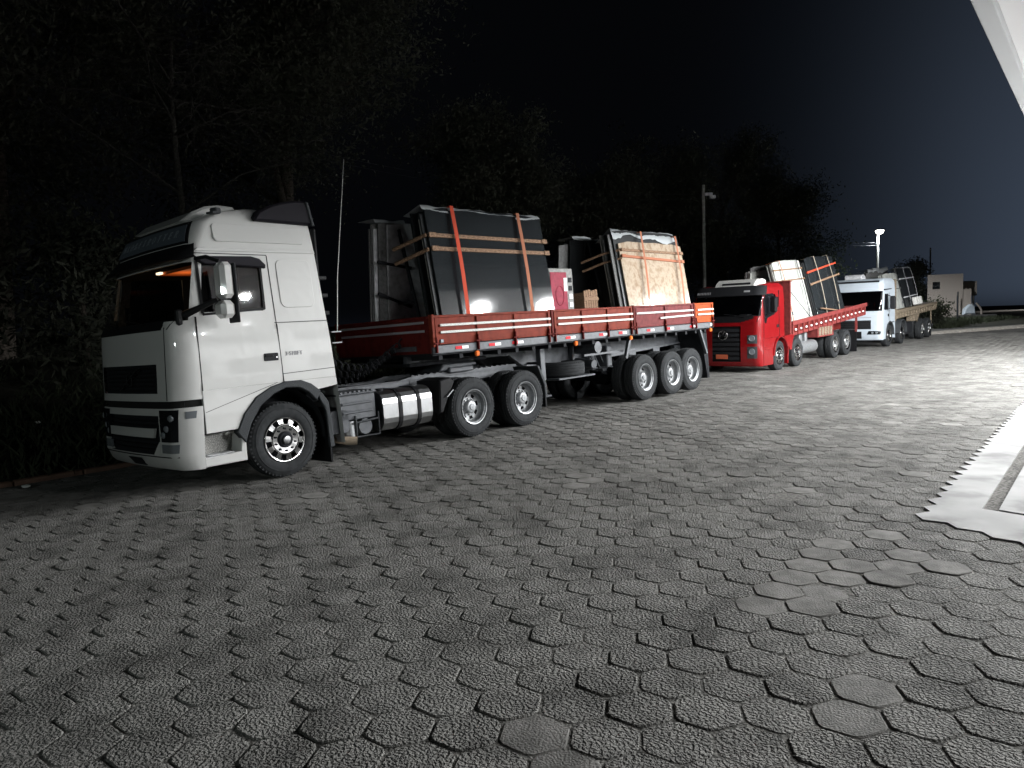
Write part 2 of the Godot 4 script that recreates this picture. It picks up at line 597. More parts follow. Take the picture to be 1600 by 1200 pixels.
# ---------------------------------------------------------------- wheels (axis along z, outer face at z = 0)
func shared(called: String) -> Mesh:
	if mesh_cache.has(called):
		return mesh_cache[called]
	var b := B.new()
	match called:
		"tyre":
			b.lathe([Vector2(0.295, -0.03), Vector2(0.32, -0.004), Vector2(0.36, 0.006), Vector2(0.395, 0.008), Vector2(0.43, 0.006), Vector2(0.432, 0.010), Vector2(0.44, 0.010), Vector2(0.442, 0.004), Vector2(0.475, -0.008), Vector2(0.500, -0.026), Vector2(0.513, -0.045),
				Vector2(0.517, -0.075), Vector2(0.506, -0.079), Vector2(0.506, -0.089), Vector2(0.518, -0.093), Vector2(0.520, -0.130), Vector2(0.508, -0.134), Vector2(0.508, -0.145), Vector2(0.520, -0.149),
				Vector2(0.518, -0.195), Vector2(0.506, -0.199), Vector2(0.506, -0.209), Vector2(0.517, -0.213), Vector2(0.513, -0.245), Vector2(0.49, -0.275), Vector2(0.43, -0.296), Vector2(0.36, -0.292), Vector2(0.295, -0.26)], 56, 3)
			for k in 56:   # shoulder sipes
				var a := TAU * k / 56
				b.box(Vector3(cos(a), sin(a), 0) * 0.499 + Vector3(0, 0, -0.024), Vector3(0.03, 0.02, 0.014), 0.0, Basis(Vector3(0, 0, 1), a))
		"rim_front":
			b.lathe([Vector2(0.298, -0.03), Vector2(0.308, 0.002), Vector2(0.302, 0.009), Vector2(0.290, 0.006), Vector2(0.282, -0.012), Vector2(0.218, -0.002), Vector2(0.212, 0.016), Vector2(0.200, 0.020), Vector2(0.188, 0.012), Vector2(0.112, 0.004)], 60, -1, 4, 10, 3)
		"rim_rear":
			b.lathe([Vector2(0.298, -0.03), Vector2(0.306, 0.002), Vector2(0.300, 0.008), Vector2(0.288, 0.004), Vector2(0.280, -0.02), Vector2(0.266, -0.028), Vector2(0.262, -0.10), Vector2(0.238, -0.135), Vector2(0.222, -0.145), Vector2(0.170, -0.150), Vector2(0.112, -0.150)], 48, -1, 8, 8, 3)
		"drum":
			b.lathe([Vector2(0.285, -0.04), Vector2(0.24, -0.19), Vector2(0.0, -0.19)], 32)
		"hub_front":
			b.lathe([Vector2(0.114, 0.002), Vector2(0.112, 0.016), Vector2(0.096, 0.030), Vector2(0.070, 0.034), Vector2(0.060, 0.03)], 32)
		"hub_cap":
			b.lathe([Vector2(0.062, 0.028), Vector2(0.060, 0.052), Vector2(0.048, 0.062), Vector2(0.020, 0.066), Vector2(0.0, 0.066)], 24)
		"hub_rear":
			b.lathe([Vector2(0.114, -0.15), Vector2(0.108, -0.075), Vector2(0.094, -0.062), Vector2(0.060, -0.058), Vector2(0.052, -0.040), Vector2(0.0, -0.038)], 32)
		"nuts_front", "nuts_rear":
			var z: float = 0.006 if called == "nuts_front" else -0.148
			var r: float = 0.152 if called == "nuts_front" else 0.136
			for k in 10:
				var a := TAU * (k + 0.5) / 10
				b.tube([Vector3(r * cos(a), r * sin(a), z - 0.01), Vector3(r * cos(a), r * sin(a), z + 0.024)], 0.0145, 6)
		"nuts_spiked":
			for k in 10:
				var a := TAU * (k + 0.5) / 10
				b.tube([Vector3(0.152 * cos(a), 0.152 * sin(a), 0), Vector3(0.152 * cos(a), 0.152 * sin(a), 0.03), Vector3(0.152 * cos(a), 0.152 * sin(a), 0.09)], 0.021, 8, 0.008)
	mesh_cache[called] = b.done()
	return mesh_cache[called]

func wheel(parent: Node, s: float, q: float, kind: String, h := 0.52, turn := 0.0) -> Node3D:
	var w := sub("wheel", parent, Vector3(s, h, q))
	w.rotation.y = turn
	put("tyre", shared("tyre"), M.rubber, w)
	if kind == "plain":
		put("rim", shared("rim_rear"), M.wheel_steel, w)
		return w
	put("brake_drum", shared("drum"), M.chassis_dark, w)
	if kind == "front" or kind == "spiked":
		put("rim", shared("rim_front"), M.chrome, w)
		put("hub", shared("hub_front"), M.chassis_dark, w)
		put("hub_cap", shared("hub_cap"), M.brushed_metal, w)
		put("wheel_nuts", shared("nuts_front" if kind == "front" else "nuts_spiked"), M.chrome if kind == "spiked" else M.chassis_dark, w)
	else:
		put("rim", shared("rim_rear"), M.wheel_steel if kind == "dual" else M.chrome, w)
		put("hub", shared("hub_rear"), M.wheel_steel, w)
		put("wheel_nuts", shared("nuts_rear"), M.brushed_metal, w)
		put("inner_tyre", shared("tyre"), M.rubber, w, at(0, 0, -0.335))
	return w

func axle(parent: Node, s: float, kind: String, width := 2.5, near_q := -0.03):
	wheel(parent, s, near_q, kind)
	var far := wheel(parent, s, -width - near_q, "plain", 0.52, PI)
	if kind != "front" and kind != "spiked":
		put("inner_tyre", shared("tyre"), M.rubber, far, at(0, 0, -0.335))
	var b := B.new()
	b.tube([Vector3(s, 0.52, near_q - 0.16), Vector3(s, 0.52, -width - near_q + 0.16)], 0.075, 10)
	b.box(Vector3(s, 0.52, -width * 0.5), Vector3(0.36, 0.3, 0.4), 0.1)
	part("axle_beam", b, M.chassis_dark, parent)

# ---------------------------------------------------------------- the white tractor unit
func tractor(X: Transform3D):
	var t := thing("tractor_unit", "white high-roof tractor unit with black sun visor at the front of the row", "lorry", X)
	var P := {
		"hs": [0.33, 0.39, 0.53, 1.03, 1.12, 1.21, 1.31, 1.4, 1.5, 1.68, 1.85, 1.92, 2.0, 2.1, 2.2, 2.29, 2.55, 2.8, 2.93, 3.0, 3.08, 3.2, 3.35, 3.45, 3.53, 3.6, 3.65, 3.68],
		"sf": [[0.33, -1.42], [0.45, -1.53], [1.0, -1.52], [1.2, -1.5], [2.12, -1.45], [2.2, -1.42], [2.93, -1.16], [3.1, -1.12], [3.25, -1.08], [3.45, -0.97], [3.55, -0.8], [3.62, -0.6], [3.68, -0.3]],
		"cs": [[0.33, -1.15], [1.2, -1.1], [2.2, -1.1], [2.95, -1.0], [3.2, -0.88], [3.45, -0.75], [3.6, -0.5], [3.68, -0.1]],
		"sb": [[0.33, 0.95], [1.19, 0.9], [3.55, 0.71], [3.68, 0.6]],
		"ins": [[0, 0.0], [1.21, 0.0], [1.31, 0.009], [1.4, 0.002], [1.5, 0.0], [1.85, 0.0], [2.0, 0.005], [2.1, 0.013], [2.2, 0.021], [2.29, 0.026], [3.08, 0.066], [3.3, 0.085], [3.5, 0.12], [3.6, 0.18], [3.68, 0.3]],
		"w": 2.56, "rc": 0.24, "bulge": 0.045, "cols": [0.0, 0.18, 0.366, 0.432, 0.503, 0.65, 0.8, 0.951, 1.0]}
	var b := B.new()
	cab_shell(b, P, [[0.0, 1.31, 0, 8, 1], [2.2, 2.93, 9, 29], [2.29, 2.93, 4, 7, 1], [1.31, 1.68, 15, 24], [1.12, 1.21, 8, 30], [0.53, 1.03, 15, 24]])
	part("cab_shell", b, M.white_paint, t)
	var L := P.duplicate(true)
	L.w = 2.48
	L.hs = [1.36, 1.7, 2.0, 2.2, 2.29, 2.6, 2.93, 2.99]
	for key in ["sf", "cs"]:
		for e in L[key]:
			e[1] += 0.05
	b = B.new()
	b.xf = at(0, 0, -0.04)
	cab_shell(b, L, [[2.2, 2.93, 9, 29], [2.29, 2.93, 4, 7, 1]])
	part("cab_lining", b, M.cab_dark, t)
	# lower flank round the wheel arch, both sides
	for z in [0.0, -2.5]:
		b = B.new()
		var zi: float = -0.08 if z == 0.0 else -2.42
		b.prism([Vector2(-1.1, 1.31), Vector2(-1.1, 0.76), Vector2(-0.66, 0.765), Vector2(-0.56, 0.95), Vector2(-0.38, 1.13), Vector2(-0.16, 1.25), Vector2(0.05, 1.308)], zi, z + (0.004 if z == 0.0 else -0.004), 0.006)
		b.prism([Vector2(0.32, 1.308), Vector2(0.46, 1.24), Vector2(0.56, 1.15), Vector2(0.9, 1.19), Vector2(0.89, 1.308)], zi, z + (0.004 if z == 0.0 else -0.004), 0.006)
		part("flank_panel", b, M.white_paint, t)
		b = B.new()
		var arc := [Vector2(-0.70, 0.72), Vector2(-0.58, 0.95), Vector2(-0.39, 1.15), Vector2(-0.16, 1.265), Vector2(0.06, 1.315), Vector2(0.3, 1.31), Vector2(0.46, 1.245), Vector2(0.6, 1.13)]
		for k in range(7, -1, -1):
			arc.append(Vector2(arc[k].x * 0.86 + 0.01, arc[k].y - 0.085 - 0.015 * absf(k - 4)))
		b.prism(arc, zi, z + (0.03 if z == 0.0 else -0.03), 0.012)
		part("wheel_arch", b, M.grey_trim, t)
	b = B.new()
	b.mm(-1.34, 0.85, 1.0, 1.3, -2.3, -0.55)
	b.mm(-1.30, -0.64, 0.76, 1.3, -2.42, -0.09)
	b.mm(-1.30, -0.64, 0.42, 0.76, -2.2, -0.3)
	b.mm(0.62, 0.86, 0.95, 1.3, -2.3, -0.4)
	b.mm(-0.6, 0.7, 1.26, 1.29, -2.48, -0.03)
	part("underbody", b, M.chassis_dark, t)
	# bumper side with the step well
	for z in [0.0, -2.5]:
		var d: float = 1.0 if z == 0.0 else -1.0
		b = B.new()
		b.prism([Vector2(-1.152, 0.34), Vector2(-0.58, 0.34), Vector2(-0.575, 0.7), Vector2(-0.63, 0.7), Vector2(-0.66, 0.47), Vector2(-1.152, 0.45)], z - d * 0.3, z, 0.01)
		part("bumper_side", b, M.white_paint, t)
		b = B.new()
		b.mm(-1.15, -0.6, 0.43, 0.47, z - d * 0.26, z - d * 0.03, 0.006)
		for k in 5:
			b.mm(-1.08, -0.72, 0.47, 0.478, z - d * (0.07 + 0.035 * k), z - d * (0.083 + 0.035 * k))
		part("step_tread", b, M.brushed_metal, t)
		b = B.new()
		b.mm(-1.15, -0.6, 0.45, 0.72, z - d * 0.27, z - d * 0.28)
		part("step_well", b, M.white_stripe, t)
	# recessed dark grilles
	b = B.new()
	cab_pane(b, P, 1.27, 1.72, 14, 25, 0.05)
	var g := part("upper_grille", b, M.chassis_dark, t)
	for k in 6:
		b = B.new()
		front_panel(b, P, 1.34 + k * 0.057, 1.362 + k * 0.057, -2.3, -0.47, -2.3, -0.47, -0.012, 0.02, 8, 1)
		part("slat", b, M.black_plastic, g)
	b = B.new()   # ring emblem with a slanting bar
	var ring := []
	for k in 25:
		var p := cab_front(P, 1.49, -1.25)
		ring.append(Vector3(p.x - 0.006, 1.49 + 0.085 * sin(TAU * k / 24.0), -1.25 + 0.085 * cos(TAU * k / 24.0)))
	b.tube(ring, 0.012, 6)
	b.tube([Vector3(-1.485, 1.36, -1.62), Vector3(-1.5, 1.64, -0.9)], 0.012, 5)
	part("emblem", b, M.dark_plastic, g)
	b = B.new()
	cab_pane(b, P, 1.1, 1.23, 8, 30, 0.05, 2)
	part("bonnet_gap", b, M.seam, t)
	b = B.new()
	cab_pane(b, P, 0.5, 1.06, 14, 25, 0.06)
	g = part("lower_grille", b, M.chassis_dark, t)
	for k in 7:
		if k in [3, 4]:
			continue
		b = B.new()
		front_panel(b, P, 0.575 + k * 0.062, 0.598 + k * 0.062, -2.3, -0.5, -2.3, -0.5, -0.02, 0.02, 8, 1)
		part("slat", b, M.black_plastic, g)
	b = B.new()
	front_panel(b, P, 0.745, 0.865, -2.17, -0.62, -2.25, -0.57, 0.0, 0.03, 10, 2)
	part("grille_bar", b, M.white_paint, g)
	# corner rounding of the lower grille
	for q in [[-2.33, -2.14], [-0.64, -0.47]]:
		b = B.new()
		if q[0] < -1.0:
			front_panel(b, P, 0.53, 0.7, q[0] - 0.01, q[1], q[0] - 0.01, q[0], 0.001, 0.05, 3, 3)
		else:
			front_panel(b, P, 0.53, 0.7, q[0], q[1] + 0.01, q[1], q[1] + 0.01, 0.001, 0.05, 3, 3)
		part("bumper_corner", b, M.white_paint, t)
	for near in [true, false]:
		b = B.new()
		if near:
			front_panel(b, P, 0.70, 1.10, -0.40, -0.10, -0.42, -0.085, 0.006, 0.03, 8, 3)
		else:
			front_panel(b, P, 0.70, 1.10, -2.4, -2.1, -2.415, -2.08, 0.006, 0.03, 8, 3)
		var hl := part("headlamp", b, M.dark_glassy, t)
		for k in 3:
			var q: float = (-0.16 - 0.09 * k) if near else (-2.34 + 0.09 * k)
			var h: float = [1.0, 0.87, 0.79][k]
			var p := cab_front(P, h, q)
			b = B.new()
			b.xf = Transform3D(Basis(Vector3.UP, -1.15 if near else -1.95), p + Vector3(-0.006, 0, 0.004 if near else -0.004))
			b.lathe([Vector2(0.042, 0.0), Vector2(0.04, 0.012), Vector2(0.02, 0.018), Vector2(0.0, 0.02)], 16, 3)
			part("lamp", b, M.lamp_lens, hl)
		b = B.new()
		if near:
			front_panel(b, P, 0.56, 0.67, -0.40, -0.10, -0.40, -0.09, 0.006, 0.03, 8, 2)
		else:
			front_panel(b, P, 0.56, 0.67, -2.4, -2.1, -2.41, -2.1, 0.006, 0.03, 8, 2)
		part("fog_lamp", b, M.lamp_lens, t)
	b = B.new()
	front_panel(b, P, 0.98, 1.07, -0.045, -0.008, -0.045, -0.006, 0.008, 0.02, 3, 2)
	part("side_lamp", b, M.lamp_lens, t)
	b = B.new()
	front_panel(b, P, 0.36, 0.47, -1.45, -1.05, -1.45, -1.05, 0.008, 0.012, 4, 1)
	part("number_plate", b, M.chassis_dark, t)
	b = B.new()
	front_panel(b, P, 1.22, 2.13, -0.228, -0.218, -0.228, -0.218, 0.003, 0.02, 1, 8)
	part("panel_seam", b, M.seam, t)
	b = B.new()
	front_panel(b, P, 0.50, 0.512, -2.35, -0.1, -2.35, -0.1, 0.002, 0.01, 14, 1)
	part("panel_seam", b, M.seam, t)
	var lean := at(0, 2.1, 0) * Transform3D(Basis(Vector3(1, 0, 0), -0.051), Vector3.ZERO) * at(0, -2.1, -0.013)   # the upper side leans in a little
	# glass
	b = B.new()
	cab_pane(b, P, 2.18, 2.95, 8, 30, 0.012, 8)
	part("windscreen", b, M.glass, t)
	b = B.new()
	front_panel(b, P, 2.10, 2.215, -2.33, -0.17, -2.4, -0.1, 0.004, 0.02, 14, 2)
	b.mm(-1.30, -1.22, 2.14, 2.34, -0.14, -0.04, 0.02)
	part("cowl", b, M.black_plastic, t)
	for k in 2:
		b = B.new()
		var qa: float = -0.75 - k * 0.85
		b.tube([cab_front(P, 2.19, qa) + Vector3(-0.02, 0, 0), cab_front(P, 2.24, qa - 0.3) + Vector3(-0.02, 0, 0), cab_front(P, 2.27, qa - 0.65) + Vector3(-0.015, 0, 0)], 0.011, 5)
		part("wiper", b, M.black_plastic, t)
	for z in [-0.018, -2.482]:
		b = B.new()
		if z > -1.0:
			b.xf = lean
		b.prism([Vector2(-0.99, 2.2), Vector2(-0.11, 2.27), Vector2(-0.11, 2.95), Vector2(-0.99, 2.95)], z - 0.004, z)
		part("side_window", b, M.tinted_glass, t)
	# dark window surround, quarter post
	b = B.new()
	b.xf = lean
	for l in [[Vector2(-0.985, 2.94), Vector2(-0.98, 2.28), 0.035], [Vector2(-0.70, 2.93), Vector2(-0.70, 2.26), 0.05], [Vector2(-0.98, 2.265), Vector2(-0.12, 2.315), 0.03], [Vector2(-0.118, 2.93), Vector2(-0.125, 2.31), 0.03]]:
		bar2(b, l[0], l[1], l[2], -0.02, 0.006)
	part("window_surround", b, M.black_plastic, t)
	b = B.new()
	b.xf = lean
	b.prism([Vector2(-1.0, 2.95), Vector2(-0.95, 3.0), Vector2(-0.25, 3.01), Vector2(-0.13, 2.98), Vector2(-0.05, 2.9), Vector2(-0.06, 2.855), Vector2(-0.16, 2.865), Vector2(-0.9, 2.90)], -0.01, 0.05, 0.015)
	part("window_deflector", b, M.deflector_plastic, t)
	# door edges, creases and side mouldings
	b = B.new()
	bar2(b, Vector2(-1.09, 1.22), Vector2(-1.085, 2.24), 0.012, -0.02, 0.002)
	bar2(b, Vector2(0.05, 1.31), Vector2(0.024, 2.1), 0.010, -0.02, 0.002)
	b.xf = lean
	bar2(b, Vector2(0.024, 2.1), Vector2(-0.005, 3.03), 0.010, -0.02, 0.002)
	bar2(b, Vector2(-1.0, 3.045), Vector2(-0.005, 3.035), 0.010, -0.02, 0.002)
	b.xf = Transform3D()
	bar2(b, Vector2(0.04, 1.42), Vector2(0.885, 1.44), 0.008, -0.02, 0.002)
	bar2(b, Vector2(0.0, 2.12), Vector2(0.83, 2.12), 0.008, -0.02, 0.002)
	bar2(b, Vector2(-1.08, 1.03), Vector2(-0.05, 1.31), 0.006, -0.02, 0.006)
	part("door_seam", b, M.seam, t)
	for r in [round_rect(0.13, 0.665, 2.32, 2.98, 0.09, -0.03), round_rect(-0.72, 0.60, 3.18, 3.42, 0.06, -0.04)]:
		b = B.new()
		b.xf = lean
		b.prism(r, -0.03, 0.007, 0.006)
		if r[0].y > 3.2:
			b = B.new()
			b.xf = Transform3D(Basis(Vector3(1, 0, 0), -0.2), Vector3(0, 0.08, 0.572))
			b.prism(r, -0.06, 0.012, 0.006)
		part("pressed_panel", b, M.white_paint, t)
	b = B.new()
	b.xf = lean
	b.prism([Vector2(-1.0, 3.07), Vector2(0.75, 3.07), Vector2(0.745, 3.115), Vector2(-0.95, 3.115)], -0.03, 0.014, 0.008)
	part("drip_rail", b, M.white_paint, t)
	b = B.new()
	b.prism(round_rect(-0.215, 0.0, 1.61, 1.715, 0.015), -0.03, 0.008, 0.004)
	var dh := part("door_handle", b, M.dark_plastic, t)
	b = B.new()
	b.mm(-0.2, -0.085, 1.665, 1.7, 0.009, 0.02, 0.005)
	part("grip", b, M.black_plastic, dh)
	b = B.new()
	b.xf = at(-0.03, 1.655, 0.008)
	b.lathe([Vector2(0.014, 0), Vector2(0.012, 0.006), Vector2(0, 0.007)], 12)
	part("lock", b, M.chrome, dh)
	text("side_badge", "I-SHIFT", 0.075, M.grey_stripe, t, at(0.24, 1.69, 0.003))
	# visor, roof sign, roof hatch, deflector
	b = B.new()
	var vis := []
	for i in 25:
		var q: float = lerpf(-2.52, -0.01, i / 24.0)
		var q2: float = clampf(q, -2.40, -0.13)
		var base := cab_front(P, 3.16, q2)
		var low := cab_front(P, 3.02, q2) + Vector3(-0.17, -0.05, 0)
		if i in [0, 24]:
			base.z = q
			low.z = q
			low.x += 0.2
			low.y += 0.04
		vis.append([base + Vector3(-0.005, 0, 0), low, low + Vector3(0.03, -0.02, 0), cab_front(P, 3.0, q2) + Vector3(0.02, 0, 0)])
	for i in 24:
		for k in 3:
			b.quad(vis[i][k + 1], vis[i + 1][k + 1], vis[i + 1][k], vis[i][k], 1 if k == 0 else 2)
	b.quad(vis[24][3], vis[24][2], vis[24][1], vis[24][0])
	b.quad(vis[0][0], vis[0][1], vis[0][2], vis[0][3])
	part("sun_visor", b, M.black_plastic, t)
	b = B.new()
	front_panel(b, P, 3.17, 3.46, -2.40, -0.15, -2.33, -0.24, 0.012, 0.02, 18, 4)
	var sign_ := part("roof_sign", b, M.black_plastic, t)
	b = B.new()
	front_panel(b, P, 3.2, 3.42, -2.36, -0.20, -2.30, -0.28, 0.018, 0.02, 18, 4)
	part("sign_face", b, M.sign_blue, sign_)
	var word := "GLOBETROTTER"
	for k in word.length():
		var q: float = lerpf(-2.2, -0.35, (k + 0.5) / word.length())
		var p := cab_front(P, 3.31, q)
		var du := (cab_front(P, 3.31, q + 0.02) - cab_front(P, 3.31, q - 0.02)).normalized()
		var dv := (cab_front(P, 3.33, q) - cab_front(P, 3.29, q)).normalized()
		var nn := du.cross(dv).normalized()
		text("sign_letter", word[k], 0.15, M.sign_letter, sign_, Transform3D(Basis(du, dv, nn), p + nn * 0.02))
	b = B.new()
	b.prism([Vector2(-0.95, 3.5), Vector2(-0.78, 3.63), Vector2(-0.6, 3.71), Vector2(-0.42, 3.74), Vector2(-0.2, 3.73), Vector2(-0.15, 3.66), Vector2(-0.15, 3.5)], -1.95, -0.45, 0.03)
	part("roof_hatch", b, M.white_paint, t)
	b = B.new()
	b.xf = Transform3D(Basis(Vector3.UP, 0.3), Vector3(-0.62, 3.60, -0.14))
	b.box(Vector3.ZERO, Vector3(0.1, 0.075, 0.12), 0.015)
	b.mm(-0.1, -0.04, -0.045, -0.02, -0.06, 0.06)
	part("roof_lamp", b, M.grey_trim, t)
	b = B.new()
	b.prism([Vector2(-0.12, 3.49), Vector2(-0.13, 3.54), Vector2(-0.06, 3.62), Vector2(0.1, 3.70), Vector2(0.3, 3.765), Vector2(0.5, 3.80), Vector2(0.66, 3.80), Vector2(0.7, 3.78), Vector2(0.765, 3.47)], -2.45, -0.04, 0.03)
	part("air_deflector", b, M.deflector_plastic, t)
	b = B.new()
	b.prism([Vector2(0.655, 3.79), Vector2(0.70, 3.785), Vector2(0.775, 3.46), Vector2(0.73, 3.46)], -0.06, -0.02, 0.01)
	part("deflector_edge", b, M.grey_trim, t)
	b = B.new()
	b.mm(0.78, 0.84, 2.4, 3.44, -0.2, -0.1, 0.02)
	for k in 3:
		b.mm(0.78, 0.92, 2.2 + 0.25 * k, 2.26 + 0.25 * k, -0.14, -0.06, 0.01)
	part("rear_bracket", b, M.black_plastic, t)
	# mirrors
	for near in [true, false]:
		var d: float = 1.0 if near else -1.0
		var z: float = 0.0 if near else -2.5
		b = B.new()
		b.box(Vector3(-0.82, 2.66, z + d * 0.3), Vector3(0.17, 0.45, 0.24), 0.05)
		var mi := part("mirror", b, M.white_paint, t)
		b = B.new()
		b.box(Vector3(-0.84, 2.30, z + d * 0.3), Vector3(0.18, 0.22, 0.24), 0.05)
		part("lower_housing", b, M.white_paint, mi)
		b = B.new()
		b.box(Vector3(-0.725, 2.5, z + d * 0.3), Vector3(0.03, 0.74, 0.25), 0.01)
		part("mirror_back", b, M.dark_plastic, mi)
		b = B.new()
		b.tube([Vector3(-1.2, 2.27, z - d * 0.06), Vector3(-1.1, 2.33, z + d * 0.1), Vector3(-0.9, 2.43, z + d * 0.24)], 0.05, 8, 0.03)
		part("mirror_arm", b, M.black_plastic, mi)
		b = B.new()
		b.tube([Vector3(-1.02, 2.96, z), Vector3(-0.95, 2.97, z + d * 0.15), Vector3(-0.85, 2.9, z + d * 0.28)], 0.025, 8)
		part("mirror_arm", b, M.black_plastic, mi)
	# inside the cab
	b = B.new()
	b.mm(-0.92, 0.3, 2.88, 2.92, -1.32, -0.10)
	part("headlining", b, M.cab_orange, t)
	b = B.new()
	var cur := []
	for k in 15:
		cur.append(Vector3(-0.42 + 0.035 * (k % 2), 2.86, -0.10 - 0.022 * k))
	for k in 14:
		b.quad(cur[k] - Vector3(0.02, 1.0, 0), cur[k + 1] - Vector3(0.02, 1.0, 0), cur[k + 1], cur[k])
	part("curtain", b, M.cab_orange, t)
	b = B.new()
	b.mm(0.35, 0.6, 1.35, 2.98, -2.4, -0.1)
	b.mm(-1.25, -0.75, 1.35, 2.14, -2.38, -0.12, 0.05)
	b.mm(-0.45, 0.0, 1.4, 1.8, -0.85, -0.25, 0.06)
	b.prism([Vector2(-0.1, 1.75), Vector2(0.02, 1.75), Vector2(0.14, 2.55), Vector2(0.04, 2.6)], -0.8, -0.32, 0.03)
	b.prism([Vector2(-0.1, 1.75), Vector2(0.02, 1.75), Vector2(0.14, 2.55), Vector2(0.04, 2.6)], -2.2, -1.7, 0.03)
	b.mm(-1.3, 0.6, 1.33, 1.4, -2.4, -0.1)
	part("cab_interior", b, M.cab_dark, t)
	var wheel_ring := []
	for k in 21:
		wheel_ring.append(Vector3(-0.62 - 0.14 * sin(TAU * k / 20.0), 2.1 + 0.16 * sin(TAU * k / 20.0), -0.58 + 0.22 * cos(TAU * k / 20.0)))
	b = B.new()
	b.tube(wheel_ring, 0.014, 6)
	part("steering_wheel", b, M.cab_dark, t)
	b = B.new()
	b.box(Vector3(-0.97, 2.90, -1.2), Vector3(0.05, 0.03, 0.12), 0.004)
	part("reading_lamp", b, M.reading_lamp_glow, t)
	var ol := OmniLight3D.new()
	ol.name = "reading_lamp_light"
	ol.position = Vector3(-0.75, 2.62, -0.85)
	ol.light_energy = 0.2
	ol.light_color = Color(1.0, 0.85, 0.65)
	ol.light_size = 0.04
	ol.omni_range = 4.0
	ol.omni_attenuation = 2.0
	ol.shadow_enabled = true
	t.add_child(ol, true)
	# chassis
	for z in [-0.85, -1.65]:
		b = B.new()
		b.mm(0.5, 2.9, 0.80, 1.06, z - 0.035, z + 0.035, 0.008)
		b.mm(2.9, 5.6, 0.86, 1.10, z - 0.035, z + 0.035, 0.008)
		b.mm(0.5, 2.9, 1.055, 1.07, z - 0.06, z + 0.06)
		b.prism([Vector2(2.6, 1.06), Vector2(5.6, 1.06), Vector2(5.6, 1.12), Vector2(2.95, 1.12)], z - 0.07, z + 0.07)
		for k in 18:
			b.mm(2.95 + k * 0.14, 3.01 + k * 0.14, 1.12, 1.135, z + 0.01, z + 0.05)
		part("frame_rail", b, M.chassis_grey, t)
	b = B.new()
	for s in [0.9, 2.0, 3.0, 4.35, 5.5]:
		b.mm(s, s + 0.1, 0.84, 1.04, -1.62, -0.88)
	part("cross_member", b, M.chassis_dark, t)
	b = B.new()   # fifth wheel
	b.prism([Vector2(3.55, 1.14), Vector2(4.5, 1.2), Vector2(4.45, 1.26), Vector2(3.65, 1.27)], -1.75, -0.75, 0.02)
	b.mm(3.75, 4.35, 1.1, 1.2, -1.8, -0.7, 0.02)
	part("fifth_wheel", b, M.chassis_grey, t)
	b = B.new()   # front mudguard inside, flap
	var guard := []
	for k in 9:
		var a: float = lerpf(2.5, -0.15, k / 8.0)
		guard.append(Vector2(0.02 + 0.63 * cos(a), 0.55 + 0.66 * sin(a)))
	for k in 8:
		b.quad(Vector3(guard[k].x, guard[k].y, -0.02), Vector3(guard[k].x, guard[k].y, -0.5), Vector3(guard[k + 1].x, guard[k + 1].y, -0.5), Vector3(guard[k + 1].x, guard[k + 1].y, -0.02), 2)
	b.mm(-0.66, 0.7, 0.35, 1.28, -0.52, -0.5)
	part("mudguard", b, M.chassis_dark, t)
	b = B.new()
	b.prism([Vector2(0.55, 1.12), Vector2(0.64, 1.1), Vector2(0.74, 0.95), Vector2(0.78, 0.3), Vector2(0.70, 0.3), Vector2(0.68, 0.85), Vector2(0.6, 1.0)], -0.06, -0.01, 0.01)
	part("mudguard_edge", b, M.grey_trim, t)
	b = B.new()
	b.mm(0.70, 0.73, 0.08, 0.75, -0.55, -0.02)
	part("mud_flap", b, M.black_plastic, t)
	b = B.new()   # battery box with ribbed lid
	b.mm(0.92, 1.62, 0.62, 1.0, -0.6, -0.1, 0.015)
	b.mm(0.9, 1.64, 1.0, 1.03, -0.62, -0.08, 0.01)
	for k in 2:
		b.mm(1.0, 1.55, 0.72 + 0.13 * k, 0.76 + 0.13 * k, -0.1, -0.075, 0.01)
	for k in 9:
		b.mm(0.92 + 0.08 * k, 0.96 + 0.08 * k, 1.03, 1.05, -0.6, -0.1)
	part("battery_box", b, M.chassis_grey, t)
	b = B.new()
	b.prism(round_rect(0.78, 1.12, 0.45, 0.80, 0.07), -0.16, -0.1, 0.01)
	part("air_dryer_cover", b, M.chassis_grey, t)
	b = B.new()
	b.tube([Vector3(1.18, 0.36, -0.22), Vector3(1.18, 0.42, -0.22), Vector3(1.18, 0.6, -0.22)], 0.085, 12)
	part("air_filter", b, M.wheel_steel, t)
	b = B.new()
	b.tube([Vector3(1.42, 0.5, -0.12), Vector3(1.42, 0.5, -0.6)], 0.12, 16)
	part("air_tank", b, M.chassis_grey, t)
	b = B.new()
	b.tube([Vector3(1.22, 0.68, -0.08), Vector3(1.22, 0.36, -0.08), Vector3(1.64, 0.36, -0.08), Vector3(1.64, 0.7, -0.08)], 0.016, 6)
	b.tube([Vector3(1.22, 0.58, -0.08), Vector3(1.64, 0.6, -0.08)], 0.016, 6)
	part("guard_frame", b, M.grey_trim, t)
	b = B.new()
	b.tube([Vector3(0.85, 0.42, -0.5), Vector3(0.95, 0.37, -0.3), Vector3(1.06, 0.33, -0.16), Vector3(1.2, 0.31, -0.06)], 0.062, 14)
	part("exhaust_pipe", b, M.tan_pipe, t)
	# fuel tank
	b = B.new()
	var tank := round_rect(-0.60, -0.02, 0.37, 1.0, 0.2)
	b.xf = Transform3D(Basis(Vector3(0, 0, -1), Vector3(0, 1, 0), Vector3(1, 0, 0)), Vector3(0, 0, 0))
	var tk := []
	for p in tank:
		tk.append(Vector2(-p.x, p.y))
	b.prism(tk, 1.70, 2.72, 0.03)
	b.xf = Transform3D()
	var ft := part("fuel_tank", b, M.brushed_metal, t)
